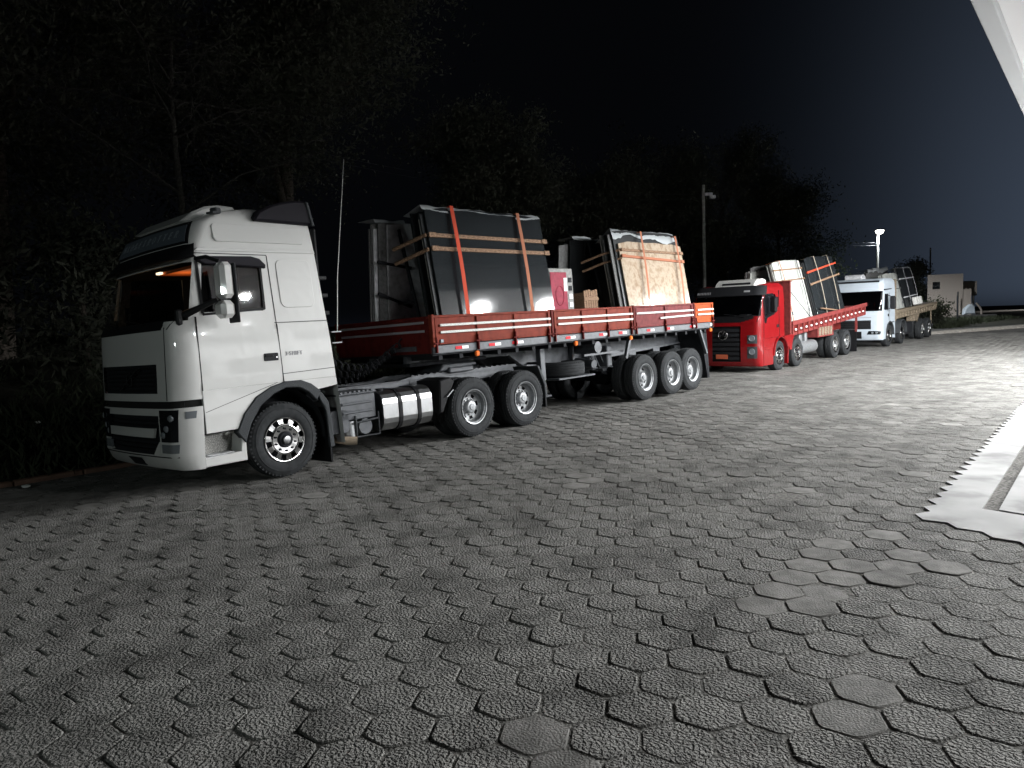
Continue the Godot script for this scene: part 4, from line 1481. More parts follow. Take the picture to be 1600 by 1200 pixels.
	b.mm(-1.14, -0.98, 2.02, 2.55, 0.12, 0.34, 0.05)
	b.tube([Vector3(-1.2, 2.6, 0.0), Vector3(-1.08, 2.56, 0.2)], 0.02, 6)
	b.tube([Vector3(-1.2, 1.9, 0.0), Vector3(-1.08, 2.05, 0.2)], 0.02, 6)
	part("mirror", b, M.black_plastic, t)
	b = B.new()
	b.prism(round_rect(-0.3, -0.12, 1.5, 1.6, 0.02), 0.0, 0.01, 0.003)
	part("door_handle", b, M.black_plastic, t)
	b = B.new()
	bar2(b, Vector2(-0.06, 1.2), Vector2(-0.1, 2.75), 0.015, -0.02, 0.003)
	bar2(b, Vector2(-1.35, 0.7), Vector2(-1.32, 2.6), 0.014, -0.02, 0.003)
	part("door_seam", b, M.seam, t)
	# roof air conditioner
	b = B.new()
	b.prism([Vector2(-1.25, 2.9), Vector2(-1.2, 3.0), Vector2(-0.95, 3.15), Vector2(-0.5, 3.17), Vector2(-0.3, 3.12), Vector2(-0.25, 2.9)], -1.75, -0.35, 0.03)
	var ac := part("roof_cooler", b, M.white_stripe, t)
	b = B.new()
	b.mm(-1.215, -1.19, 2.98, 3.05, -1.5, -0.5)
	part("cooler_vent", b, M.chassis_dark, ac)
	# head board and platform; the platform rises slightly to the rear
	b = B.new()
	b.mm(0.90, 0.98, 1.1, 3.02, -2.5, 0.0, 0.01)
	b.mm(0.86, 1.0, 3.02, 3.07, -2.52, 0.02, 0.008)
	part("head_board", b, M.bed_red, t)
	var tilt := Transform3D(Basis(Vector3(0, 0, 1), 0.0525), Vector3(1.02, 1.12, 0))
	b = B.new()
	b.xf = tilt
	b.mm(0.0, 8.25, 0.36, 0.42, -2.52, 0.0)
	b.mm(0.0, 8.25, 0.38, 0.53, -0.01, 0.06, 0.012)
	b.mm(0.0, 8.25, 0.38, 0.53, -2.58, -2.51, 0.012)
	b.mm(0.0, 8.25, 0.0, 0.1, -0.06, -0.02, 0.01)
	var bed := part("platform", b, M.bed_red, t)
	b = B.new()
	b.xf = tilt
	b.mm(0.0, 8.2, 0.1, 0.38, -0.06, -0.045)
	part("side_panel", b, M.board_dark_red, t)
	for k in 17:
		b = B.new()
		b.xf = tilt
		var s: float = 0.06 + k * 0.5
		b.prism([Vector2(s, 0.02), Vector2(s + 0.12, 0.02), Vector2(s + 0.1, 0.38), Vector2(s + 0.02, 0.38)], -0.05, 0.02, 0.01)
		part("stake", b, M.bed_red, bed)
		if k % 1 == 0 and k < 16:
			b = B.new()
			b.xf = tilt
			b.box(Vector3(s + 0.31, 0.20, 0.0), Vector3(0.1, 0.07, 0.05), 0.015)
			part("side_marker", b, M.tape_white, bed)
	# boxes under the platform
	b = B.new()
	b.mm(3.6, 5.28, 0.92, 1.36, -0.6, -0.02, 0.015)
	part("tool_box", b, M.bed_red, t)
	for k in 5:
		b = B.new()
		b.mm(3.68 + k * 0.3, 3.9 + k * 0.3, 0.98, 1.3, -0.02, -0.005, 0.004)
		part("box_plank", b, M.bed_wood, t)
	b = B.new()
	b.tube([Vector3(2.2, 0.62, -0.3), Vector3(3.7, 0.62, -0.3)], 0.24, 16)
	b.mm(2.25, 2.5, 0.75, 1.1, -0.5, -0.2, 0.02)
	b.mm(2.8, 3.0, 0.8, 1.15, -0.5, -0.2, 0.02)
	part("fuel_tank", b, M.wheel_steel, t)
	b = B.new()
	b.prism([Vector2(5.3, 1.30), Vector2(8.15, 1.45), Vector2(8.15, 1.02), Vector2(5.42, 1.0)], -0.75, -0.7)
	part("wheel_guard", b, M.board_dark_red, t)
	b = B.new()
	bar2(b, Vector2(8.15, 1.5), Vector2(8.12, 0.9), 0.06, -0.1, -0.02)
	bar2(b, Vector2(5.2, 1.35), Vector2(5.25, 0.95), 0.08, -0.1, -0.02)
	part("guard_stay", b, M.bed_red, t)
	b = B.new()
	b.mm(8.1, 8.14, 0.06, 0.98, -0.72, -0.03)
	b.mm(8.1, 8.14, 0.06, 0.98, -2.47, -1.8)
	part("mud_flap", b, M.black_plastic, t)
	axle(t, 0.0, "spiked")
	axle(t, 1.615, "spiked")
	axle(t, 5.548, "chromed")
	axle(t, 6.927, "chromed")
	# its load
	var g2 := "slab packs on the red flatbed lorry"
	var TX := X * tilt
	var a := [[0.0, 2.5, 2.28, 0.03, M.white_stone]]
	a += stack(5, 0.0, 2.4, 2.2, 0.06, [M.stone_edge_light, M.white_stone, M.stone_edge])
	var p2 := slab_pack("slab_pack", "white stone slabs tied with brown battens, right behind the red cab", TX, 0.1, 0.42, -0.2, 0.22, a, g2)
	batten(p2, -0.1, 2.55, 1.95, 1.93, 0.0, M.batten_wood, 0.05)
	batten(p2, -0.1, 2.55, 1.55, 1.53, 0.0, M.batten_wood, 0.05)
	strap(p2, 0.5, 0.55, 0.0, 2.28, 0.035, M.strap_brown, 0.06)
	strap(p2, 2.1, 2.1, 0.0, 2.28, 0.035, M.chassis_dark, 0.06)
	b = B.new()
	b.tube([Vector3(0.6, 1.35, 0.06), Vector3(2.0, 0.05, 0.1)], 0.012, 5)
	part("rope", b, M.chassis_dark, p2)
	var c := [[0.0, 3.05, 2.32, 0.03, M.black_granite]]
	c += stack(5, -0.1, 3.0, 2.28, 0.06, [M.dark_granite, M.stone_edge])
	p2 = slab_pack("slab_pack", "black granite slabs with orange battens, on the rear half of the red lorry", TX, 3.15, 0.42, -0.2, 0.22, c, g2)
	batten(p2, -0.1, 3.2, 1.72, 1.98, 0.0, M.strap_red, 0.07)
	batten(p2, -0.05, 3.3, 1.25, 1.5, 0.0, M.batten_wood, 0.07)
	strap(p2, 0.85, 0.9, 0.0, 2.33, 0.035, M.strap_pale, 0.05)
	strap(p2, 2.3, 2.35, 0.0, 2.33, 0.035, M.strap_pale, 0.05)
	b = B.new()
	b.tube([Vector3(0.2, 0.28, 0.1), Vector3(1.9, 0.02, 0.16)], 0.03, 6)
	part("loose_batten", b, M.batten_wood, p2)
	p2 = slab_pack("slab_pack", "narrow stone slabs set on edge behind the red cab's white roof cooler", TX, 0.1, 0.42, -1.62, -0.10, stack(6, -0.05, 2.3, 2.05, 0.08, [M.white_stone, M.stone_edge, M.stone_edge_light]), g2)
	batten(p2, -0.1, 1.2, 1.5, 1.45, 0.0, M.batten_wood, 0.05)

# ---------------------------------------------------------------- the white rigid lorry at the end of the row
func white_lorry(X: Transform3D):
	var t := thing("flatbed_lorry", "white four-axle flatbed lorry with wooden-looking bed, last in the row of lorries", "lorry", X, "four-axle flatbed lorries in the row")
	var P := {
		"hs": [0.38, 0.45, 0.78, 0.88, 1.15, 1.29, 1.70, 1.76, 2.2, 2.46, 2.60, 2.68, 2.9, 3.05, 3.13, 3.17],
		"sf": [[0.38, -1.25], [0.5, -1.34], [1.3, -1.32], [1.72, -1.27], [2.62, -1.08], [2.7, -1.1], [3.05, -1.02], [3.17, -0.7]],
		"cs": [[0.38, -0.98], [1.7, -0.96], [2.62, -0.85], [3.05, -0.7], [3.17, -0.4]],
		"sb": [[0.38, 0.84], [3.05, 0.84], [3.17, 0.7]],
		"ins": [[0, 0.0], [2.6, 0.01], [3.05, 0.05], [3.17, 0.14]],
		"w": 2.5, "rc": 0.25, "bulge": 0.07, "cols": [0.0, 0.2, 0.4, 0.63, 0.8, 0.95, 1.0]}
	var b := B.new()
	cab_shell(b, P, [[0.0, 1.15, 0, 6, 1], [1.70, 2.60, 8, 24], [1.76, 2.46, 3, 5, 1], [0.88, 1.29, 13, 20], [0.45, 0.78, 15, 18]])
	part("cab_shell", b, M.bluish_white_paint, t)
	for z in [0.0, -2.5]:
		b = B.new()
		b.prism([Vector2(-0.97, 1.15), Vector2(-0.97, 0.4), Vector2(-0.66, 0.4), Vector2(-0.62, 0.8), Vector2(-0.45, 1.05), Vector2(-0.25, 1.15)], -0.3 if z == 0.0 else -2.2, z + (0.004 if z == 0.0 else -0.004), 0.006)
		part("wing", b, M.bluish_white_paint, t)
		b = B.new()
		for w in [0.0, 2.158]:
			var arc := []
			for k in 9:
				var a: float = PI * (1.0 - k / 8.0)
				arc.append(Vector2(w + 0.66 * cos(a), 0.54 + 0.66 * sin(a)))
			for k in range(8, -1, -1):
				arc.append(Vector2(w + (arc[k].x - w) * 0.9, 0.54 + (arc[k].y - 0.54) * 0.92))
			b.prism(arc, -0.4 if z == 0.0 else -2.1, z + (0.03 if z == 0.0 else -0.03), 0.01)
		part("wheel_arch", b, M.grey_trim, t)
	b = B.new()
	b.mm(-1.0, 8.6, 0.7, 0.95, -1.7, -1.6)
	b.mm(-1.0, 8.6, 0.7, 0.95, -0.9, -0.8)
	b.mm(-1.0, -0.66, 0.4, 1.2, -2.3, -0.2)
	b.mm(-0.9, 0.8, 1.12, 1.17, -2.48, -0.02)
	b.mm(2.95, 4.1, 0.4, 1.0, -0.6, -0.05, 0.05)
	part("chassis", b, M.chassis_dark, t)
	b = B.new()
	cab_pane(b, P, 0.86, 1.32, 12, 21, 0.04)
	var g := part("grille", b, M.black_plastic, t)
	for k in 4:
		b = B.new()
		front_panel(b, P, 0.9 + k * 0.1, 0.96 + k * 0.1, -2.2, -0.3, -2.2, -0.3, -0.01, 0.02, 8, 1)
		part("slat", b, M.dark_plastic, g)
	b = B.new()
	cab_pane(b, P, 0.42, 0.8, 14, 19, 0.04)
	part("lower_grille", b, M.black_plastic, t)
	b = B.new()
	front_panel(b, P, 1.40, 1.43, -1.0, -0.45, -1.0, -0.45, 0.004, 0.01, 4, 1)
	part("lettering_strip", b, M.grey_stripe, t)
	for near in [true, false]:
		b = B.new()
		if near:
			front_panel(b, P, 0.64, 0.80, -0.62, -0.08, -0.55, -0.05, 0.006, 0.02, 6, 2)
		else:
			front_panel(b, P, 0.64, 0.80, -2.42, -1.88, -2.45, -1.95, 0.006, 0.02, 6, 2)
		var hl := part("headlamp", b, M.dark_glassy, t)
		for k in 2:
			b = B.new()
			b.xf = Transform3D(Basis(Vector3.UP, -1.4 if near else -1.74), cab_front(P, 0.72, (-0.22 - 0.17 * k) if near else (-2.28 + 0.17 * k)) + Vector3(-0.01, 0, 0))
			b.lathe([Vector2(0.055, 0.0), Vector2(0.05, 0.012), Vector2(0.0, 0.016)], 14)
			part("lamp", b, M.lamp_lens, hl)
	b = B.new()
	cab_pane(b, P, 1.69, 2.62, 7, 25, 0.012, 6)
	part("windscreen", b, M.tinted_glass, t)
	b = B.new()
	b.mm(-0.8, 0.7, 1.2, 1.75, -2.4, -0.1)
	b.mm(0.4, 0.7, 1.2, 2.9, -2.4, -0.1)
	part("cab_interior", b, M.cab_dark, t)
	for z in [0.0, -2.5]:
		b = B.new()
		b.prism([Vector2(-0.82, 1.75), Vector2(-0.72, 1.72), Vector2(-0.33, 1.82), Vector2(-0.3, 2.46), Vector2(-0.78, 2.46)], z + (-0.02 if z == 0.0 else 0.02), z + (0.006 if z == 0.0 else -0.006), 0.003)
		part("side_window", b, M.dark_glassy, t)
	b = B.new()
	b.prism([Vector2(-0.9, 2.62), Vector2(0.2, 2.66), Vector2(0.2, 2.7), Vector2(-0.9, 2.68)], -0.02, 0.02, 0.005)
	bar2(b, Vector2(-0.12, 1.2), Vector2(-0.12, 2.5), 0.014, -0.02, 0.003)
	b.prism(round_rect(-0.32, -0.16, 1.42, 1.54, 0.02), 0.0, 0.012, 0.003)
	part("door_fittings", b, M.black_plastic, t)
	b = B.new()
	b.mm(-0.55, -0.4, 1.75, 2.35, 0.14, 0.38, 0.05)
	b.tube([Vector3(-0.7, 2.45, 0.0), Vector3(-0.48, 2.3, 0.24)], 0.02, 6)
	b.tube([Vector3(-0.7, 1.75, 0.0), Vector3(-0.48, 1.8, 0.24)], 0.02, 6)
	part("mirror", b, M.dark_plastic, t)
	b = B.new()
	front_panel(b, P, 3.0, 3.06, -2.2, -0.2, -2.2, -0.2, 0.03, 0.06, 8, 1)
	part("roof_lip", b, M.dark_plastic, t)
	# things on the cab roof
	b = B.new()
	b.prism([Vector2(-0.35, 3.15), Vector2(-0.3, 3.38), Vector2(0.1, 3.42), Vector2(0.3, 3.3), Vector2(0.3, 3.15)], -1.9, -1.15, 0.03)
	part("roof_cooler", b, M.grey_stone, t)
	# platform
	b = B.new()
	b.mm(0.95, 1.05, 1.15, 3.12, -2.5, 0.0, 0.01)
	part("head_board", b, M.bed_wood, t)
	var tilt := Transform3D(Basis(Vector3(0, 0, 1), 0.028), Vector3(1.08, 1.20, 0))
	b = B.new()
	b.xf = tilt
	b.mm(0.0, 7.6, 0.36, 0.44, -2.52, 0.0)
	b.mm(0.0, 7.6, 0.30, 0.46, -0.01, 0.05, 0.01)
	b.mm(0.0, 7.6, 0.04, 0.12, -0.05, 0.0, 0.01)
	b.mm(0.0, 7.55, 0.1, 0.36, -0.07, -0.055)
	b.mm(7.5, 7.75, 0.12, 0.4, -2.5, 0.0, 0.02)
	var bed := part("platform", b, M.bed_wood, t)
	for k in 15:
		b = B.new()
		b.xf = tilt
		b.mm(0.1 + k * 0.5, 0.22 + k * 0.5, 0.06, 0.34, -0.05, 0.015, 0.01)
		part("stake", b, M.bed_wood, bed)
	b = B.new()
	bar2(b, Vector2(5.25, 1.4), Vector2(4.85, 1.0), 0.12, -0.08, -0.02)
	bar2(b, Vector2(7.72, 1.5), Vector2(7.78, 0.7), 0.05, -0.08, -0.02)
	b.mm(4.3, 5.0, 1.0, 1.36, -0.4, -0.03, 0.015)
	part("guard_stay", b, M.bed_wood, t)
	b = B.new()
	b.mm(7.74, 7.78, 0.06, 0.9, -0.72, -0.03)
	b.prism([Vector2(5.0, 1.2), Vector2(7.7, 1.3), Vector2(7.7, 1.0), Vector2(5.1, 1.0)], -0.75, -0.7)
	part("mud_flap", b, M.chassis_dark, t)
	b = B.new()
	b.mm(7.9, 8.02, 0.55, 0.72, -2.4, 0.0, 0.02)
	part("rear_bumper", b, M.chassis_dark, t)
	axle(t, 0.0, "front")
	axle(t, 2.158, "front")
	axle(t, 5.961, "chromed")
	axle(t, 7.299, "chromed")
	var TX := X * tilt
	var g2 := "slab packs on the white flatbed lorry"
	var a := [[0.0, 2.3, 1.80, 0.03, M.white_stone]]
	a += stack(4, -0.05, 2.2, 1.76, 0.05, [M.stone_edge_light, M.white_stone])
	var p := slab_pack("slab_pack", "white stone slabs with dark ties, right behind the white lorry's cab", TX, 0.05, 0.45, -0.25, 0.22, a, g2)
	batten(p, -0.05, 2.35, 1.38, 1.4, 0.0, M.stone_edge, 0.045)
	batten(p, -0.05, 2.35, 0.98, 1.0, 0.0, M.stone_edge, 0.045)
	strap(p, 1.85, 1.9, 0.0, 1.8, 0.035, M.chassis_dark, 0.05)
	var c := [[0.0, 2.35, 2.02, 0.03, M.dark_granite]]
	c += stack(4, -0.1, 2.3, 2.0, 0.06, [M.dark_granite, M.stone_edge])
	p = slab_pack("slab_pack", "dark slabs with pale straps on the rear of the white lorry", TX, 2.65, 0.45, -0.25, 0.22, c, g2)
	batten(p, -0.1, 2.45, 1.45, 1.47, 0.0, M.grey_stone, 0.05)
	batten(p, -0.1, 2.45, 0.5, 0.55, 0.0, M.grey_stone, 0.05)
	strap(p, 0.75, 0.8, 0.0, 2.02, 0.035, M.grey_stone, 0.06)
	strap(p, 2.2, 2.2, 0.0, 2.02, 0.035, M.grey_stone, 0.07)
	film(p, 0.0, 2.3, 2.04, 0.06, 0.0, M.plastic_film)
	b = B.new()
	for k in 3:
		b.mm(0.9 + k * 0.42, 1.2 + k * 0.42, 0.02, 0.42, 0.1, 0.3, 0.03)
	part("white_packets", b, M.white_stripe, p)
	p = slab_pack("slab_pack", "slabs on the far side of the white lorry, seen above its cab", TX, 0.3, 0.45, -1.6, -0.1, stack(5, 0.0, 3.6, 1.9, 0.1, [M.stone_edge, M.stone_edge_light, M.dark_granite]), g2)
	for k in 4:   # crumpled covers and ropes over the top
		film(p, 0.1 + 0.8 * k, 1.0 + 0.8 * k, 1.98 + 0.05 * (k % 2), 0.2, 0.02, M.plastic_film)

# ---------------------------------------------------------------- paving
const UNIT := 0.3293
const YAW := 0.1518
const E1 := Vector2(0.625, 0.781)     # (x, d) along the apron's long edge
const EN := Vector2(0.781, -0.625)    # to its right
var corner_i := 0
var corner_j := 0

func lattice(i: float, j: float) -> Vector2:   # (x, d)
	var x := i - 0.5 * j
	var y := 0.8660254 * j
	return Vector2(1.941 + UNIT * (cos(YAW) * x - sin(YAW) * y), 4.8637 - UNIT * (sin(YAW) * x + cos(YAW) * y))

func hex_dir(deg: float) -> Vector2:   # lattice angle to (x, d)
	var a := deg_to_rad(deg)
	return Vector2(cos(YAW) * cos(a) - sin(YAW) * sin(a), -(sin(YAW) * cos(a) + cos(YAW) * sin(a)))

func in_apron(i: int, j: int) -> bool:
	var b := i - corner_i
	return b >= 0 and b - (j - corner_j) >= 0

func pixel(x: float, y: float, d: float) -> Vector2:   # where a point falls in the 1600 x 1200 frame, to build only what is in view
	var yc := 1.95 - y
	var y2 := yc * cos(0.0841) - d * sin(0.0841)
	var z2 := yc * sin(0.0841) + d * cos(0.0841)
	if z2 < 0.3:
		return Vector2(-9999, -9999)
	var u := 1181.5 * x / z2
	var v := 1181.5 * y2 / z2
	return Vector2(800 + cos(0.0314) * u + sin(0.0314) * v, 600 - sin(0.0314) * u + cos(0.0314) * v)

func paver_mesh(seed_: int) -> ArrayMesh:
	rng.seed = seed_
	var b := B.new()
	var R := UNIT / sqrt(3.0)
	var top := []
	var mid := []
	var low := []
	for k in 12:   # hexagon with knocked-off corners
		var a := deg_to_rad(30.0 + 60.0 * int(k / 2) + (-6.5 if k % 2 == 0 else 6.5))
		var r: float = (R - 0.0055) * cos(deg_to_rad(30.0)) / cos(deg_to_rad(23.5)) + rng.randf_range(-0.003, 0.0015)
		var r2: float = r - rng.randf_range(0.005, 0.009)
		top.append(Vector3(r2 * cos(a), 0.0, r2 * sin(a)))
		mid.append(Vector3(r * cos(a), -rng.randf_range(0.004, 0.008), r * sin(a)))
		low.append(Vector3(r * cos(a), -0.05, r * sin(a)))
	var c := Vector3(0, 0.001, 0)
	for k in 12:
		var n := (k + 1) % 12
		b.tri(top[n], top[k], c, 1)
		b.quad(mid[n], mid[k], top[k], top[n], 3)
		b.quad(low[n], low[k], mid[k], mid[n], 2)
	return b.done()

func paving():
	# lattice cell at the corner of the concrete apron
	var best := 99.0
	for i in range(-10, 30):
		for j in range(-30, 10):
			var e := lattice(i, j).distance_to(Vector2(3.98, 6.93))
			if e < best:
				best = e
				corner_i = i
				corner_j = j
	var root := Node3D.new()
	root.name = "pavement"
	root.set_meta("kind", "structure")
	root.set_meta("label", "grey hexagonal block paving of the lorry park")
	add_child(root)
	# bedding: one sheet a little below the blocks, near and far
	var b := B.new()
	var ss := []
	var s := -14.0
	while s < 52.0:
		ss.append(s)
		s += 1.0
	var qs := []
	for k in 44:
		qs.append(-1.0 + k * 1.0 if k > 0 else 0.0)
	for i in ss.size() - 1:
		for k in 44:
			var q00 := bed_point(ss[i], k)
			var q10 := bed_point(ss[i + 1], k)
			var q01 := bed_point(ss[i], k + 1)
			var q11 := bed_point(ss[i + 1], k + 1)
			b.quad(q00, q01, q11, q10, 1)
	part("bedding", b, M.joint_sand, root)
	var meshes := [paver_mesh(5), paver_mesh(6), paver_mesh(7), paver_mesh(8)]
	var smooth_noise := FastNoiseLite.new()
	smooth_noise.seed = 4
	smooth_noise.frequency = 0.45
	var near := []
	var n_max := 170
	for i in range(-n_max, n_max):
		for j in range(-n_max, 40):
			var p := lattice(i, j)
			if p.y < 1.6 or p.y > 44.0 or absf(p.x) > p.y * 0.8 + 1.0 or in_apron(i, j):
				continue
			var k := sq_of(p.x, p.y)
			if k.y < kerb_q(k.x) + 0.2 or k.x > 44.0:
				continue
			var y := ground_sq(k.x, k.y)
			var px := pixel(p.x, y, p.y)
			if px.x < -90 or px.x > 1690 or px.y > 1330:
				continue
			near.append([p.y + absf(p.x) * 0.15 + (6.0 if px.y > 1215 or px.x < -20 or px.x > 1620 else 0.0), p, y, i, j])
	near.sort_custom(func(a, c): return a[0] < c[0])
	rng.seed = 77
	var rough_x := []
	var rough_c := []
	var smooth_x := []
	for n in near.size():
		var e: Array = near[n]
		var p: Vector2 = e[1]
		var sm := smooth_noise.get_noise_2d(p.x * 1.1, p.y * 0.9)
		var along := p - Vector2(3.4, 6.0)
		if absf(along.dot(EN) + 0.35) < 0.55 and along.dot(E1) > -3.4 and along.dot(E1) < 0.8:
			sm += 0.42
		var style := 0
		if sm + rng.randf_range(-0.18, 0.18) > 0.52:
			style = 2
		elif rng.randf() < 0.16 or sm > 0.30:
			style = 1
		var tilt := Basis(Vector3(rng.randf_range(-1, 1), 0, rng.randf_range(-1, 1)).normalized(), rng.randf_range(0.0, 0.010))
		var bs := tilt * Basis(Vector3.UP, -YAW + rng.randf_range(-0.02, 0.02) + PI / 3 * rng.randi_range(0, 5))
		var lift := rng.randf_range(-0.0035, 0.004)
		if rng.randf() < 0.05:
			lift += rng.randf_range(-0.008, 0.008)
		var xf := Transform3D(bs, Vector3(p.x, e[2] + lift, -p.y))
		if n < 300:
			put("paver", meshes[rng.randi_range(0, 3)], [M.paver_rough, M.paver_worn, M.paver_smooth][style], root, xf)
		else:
			var v := rng.randf_range(0.86, 1.1)
			if style == 2:
				smooth_x.append([xf, Color(v, v, v)])
			else:
				rough_x.append([xf, Color(v, v, v)])
	var fields := [[rough_x, M.paver_rough, meshes[0]], [smooth_x, M.paver_smooth, meshes[1]]]
	for f in fields:
		var mm := MultiMesh.new()
		mm.transform_format = MultiMesh.TRANSFORM_3D
		mm.use_colors = true
		mm.mesh = f[2]
		mm.instance_count = f[0].size()
		for n in f[0].size():
			mm.set_instance_transform(n, f[0][n][0])
			mm.set_instance_color(n, f[0][n][1])
		var mi := MultiMeshInstance3D.new()
		mi.name = "paver_field"
		mi.multimesh = mm
		mi.material_override = f[1]
		mi.set_meta("kind", "stuff")
		root.add_child(mi, true)
	apron()

func bed_point(s: float, k: int) -> Vector3:
	var q0 := kerb_q(s) + 0.05
	var q: float = q0 + k * (24.0 - q0) / 44.0
	if k > 22:
		q = lerpf(q0 + 22 * (24.0 - q0) / 44.0, 40.0, (k - 22) / 22.0)
	var p := xd_of(s, q)
	return Vector3(p.x, ground_sq(s, q) - 0.0062, -p.y)

func apron():
	# concrete apron cast against the blocks: its edge follows the hexagons
	var R := UNIT / sqrt(3.0)
	var edge := []
	for m in range(100, 0, -1):
		var c := lattice(corner_i, corner_j - m)
		for a in [270.0, 210.0]:
			edge.append(c + hex_dir(a) * (R + rng.randf_range(-0.012, 0.02)))
	var c0 := lattice(corner_i, corner_j)
	for a in [270.0, 210.0, 150.0, 90.0]:
		edge.append(c0 + hex_dir(a) * (R + rng.randf_range(-0.012, 0.02)))
	for m in range(1, 40):
		var c := lattice(corner_i + m, corner_j + m)
		for a in [150.0, 90.0]:
			edge.append(c + hex_dir(a) * (R + rng.randf_range(-0.012, 0.02)))
	var o := Vector2(4.46, 7.1)      # corner of the drain channel
	var n2 := Vector2(0.585, -0.811) # its near side
	var far_ := 26.0
	var root := Node3D.new()
	root.name = "apron_pavement"
	root.set_meta("kind", "structure")
	root.set_meta("label", "pale smooth concrete apron of the filling station")
	add_child(root)
	var outer := edge.duplicate()
	var lip := o - E1 * 0.0
	outer.append(lip + n2 * 8.0)
	outer.append(lip)
	outer.append(lip + E1 * far_)
	flat(root, "apron_slab", outer, 0.014, M.concrete, 0.1)
	var io := o + EN * 0.135 + E1 * 0.015
	flat(root, "apron_slab", [io, io + E1 * far_, io + E1 * far_ + EN * 14.0, io + n2 * 8.0 + E1 * 7.0, io + n2 * 8.0], 0.018, M.concrete, 0.1)
	flat(root, "drain_floor", [lip + E1 * far_, lip - E1 * 0.02, lip + n2 * 8.0 - E1 * 0.02, lip + n2 * 8.0 + E1 * 0.3, io + E1 * 0.1, io + E1 * far_], -0.015, M.road_grey, 0.02)

func flat(parent: Node, called: String, poly: Array, y: float, m: Material, depth: float):
	var b := B.new()
	var p2 := []
	for p in poly:
		p2.append(Vector2(p.x, p.y))
	b.xf = Transform3D(Basis(Vector3(1, 0, 0), Vector3(0, 0, -1), Vector3(0, 1, 0)), Vector3.ZERO)   # (x, d, z) to (x, z, -d)
	b.prism(p2, y - depth, y, 0.0)
	part(called, b, m, parent)

# ---------------------------------------------------------------- surroundings
func terrain():
	var b := B.new()
	var ss := [-600.0, -200.0, -60.0, -30.0]
	var v := -24.0
	while v < 60.0:
		ss.append(v)
		v += 1.5
	ss += [65.0, 75.0, 90.0, 120.0, 180.0, 300.0, 700.0]
	var qs := [-700.0, -300.0, -120.0, -60.0, -40.0, -30.0, -24.0, -20.0, -17.0, -15.0, -13.0, -12.0, -11.0, -10.0, -9.0, -8.0, -7.5, -7.0, -6.5, -6.0, -5.5, -5.0, -4.5, -4.0, -3.5, -2.0, 0.0, 3.0, 6.0, 10.0, 20.0, 40.0, 90.0, 250.0, 700.0]
	for i in ss.size() - 1:
		for k in qs.size() - 1:
			var c := []
			for e in [[0, 0], [0, 1], [1, 1], [1, 0]]:
				var s: float = ss[i + e[0]]
				var q: float = qs[k + e[1]]
				var p := xd_of(s, q)
				var drop := 0.07 if q > kerb_q(s) - 0.3 and s < 53.0 else -0.0
				c.append(Vector3(p.x, ground_sq(s, q) - drop + bank(s, q) + 0.06 * sin(s * 1.7 + q) * smoothstep(-4.0, -7.0, q), -p.y))
			b.quad(c[0], c[1], c[2], c[3], 1)
	var g := part("ground", b, M.soil, self)
	g.set_meta("kind", "structure")
	g.set_meta("label", "dark earth and grass round the lorry park")
	# old kerb along the left edge of the paving
	var root := Node3D.new()
	root.name = "kerb"
	root.set_meta("kind", "structure")
	root.set_meta("label", "old low kerb along the tree side of the lorry park")
	add_child(root)
	rng.seed = 12
	for k in 52:
		var s0 := -9.0 + k * 0.95
		var q0 := kerb_q(s0) - 0.06
		var q1 := kerb_q(s0 + 0.93) - 0.06
		var a := xd_of(s0, q0)
		var c := xd_of(s0 + 0.93, q1)
		b = B.new()
		var y := ground_sq(s0, q0)
		var d := Vector3(c.x - a.x, ground_sq(s0 + 0.93, q1) - y, -(c.y - a.y))
		var ln := d.length()
		var x := d.normalized()
		var z := x.cross(Vector3.UP).normalized()
		b.xf = Transform3D(Basis(x, z.cross(x), z), Vector3(a.x, y, -a.y))
		b.mm(0, ln, -0.1, 0.07 + rng.randf_range(-0.015, 0.02), -0.07, 0.07, 0.015)
		part("kerbstone", b, M.old_kerb, root)
	# pale kerb across the far end of the lorry park
	root = Node3D.new()
	root.name = "far_kerb"
	root.set_meta("kind", "structure")
	root.set_meta("label", "pale concrete kerb across the far end of the lorry park")
	add_child(root)
	for k in 14:
		var a := Vector2(22.6, 42.6).lerp(Vector2(38.0, 48.3), k / 14.0)
		var c := Vector2(22.6, 42.6).lerp(Vector2(38.0, 48.3), (k + 0.985) / 14.0)
		var y := ground_xd(a.x, a.y)
		var d := Vector3(c.x - a.x, ground_xd(c.x, c.y) - y, -(c.y - a.y))
		b = B.new()
		var x := d.normalized()
		var z := x.cross(Vector3.UP).normalized()
		b.xf = Transform3D(Basis(x, z.cross(x), z), Vector3(a.x, y, -a.y))
		b.mm(0, d.length(), -0.1, 0.17, -0.6, 0.1, 0.02)
		part("kerbstone", b, M.kerb_concrete, root)
	# road far beyond
	b = B.new()
	for k in 12:
		var c := []
		for e in [[0, 0], [1, 0], [1, 1], [0, 1]]:
			var p: Vector2 = Vector2(44.0, 80.0).lerp(Vector2(120.0, 128.0), (k + e[0]) / 12.0) + Vector2(-0.53, 0.85) * e[1] * 7.0
			c.append(Vector3(p.x, ground_xd(p.x, p.y) + 0.05, -p.y))
		b.quad(c[0], c[1], c[2], c[3])
	var rd := part("far_road", b, M.kerb_concrete, self)
	rd.set_meta("kind", "structure")
	rd.set_meta("label", "pale road far behind the small building")

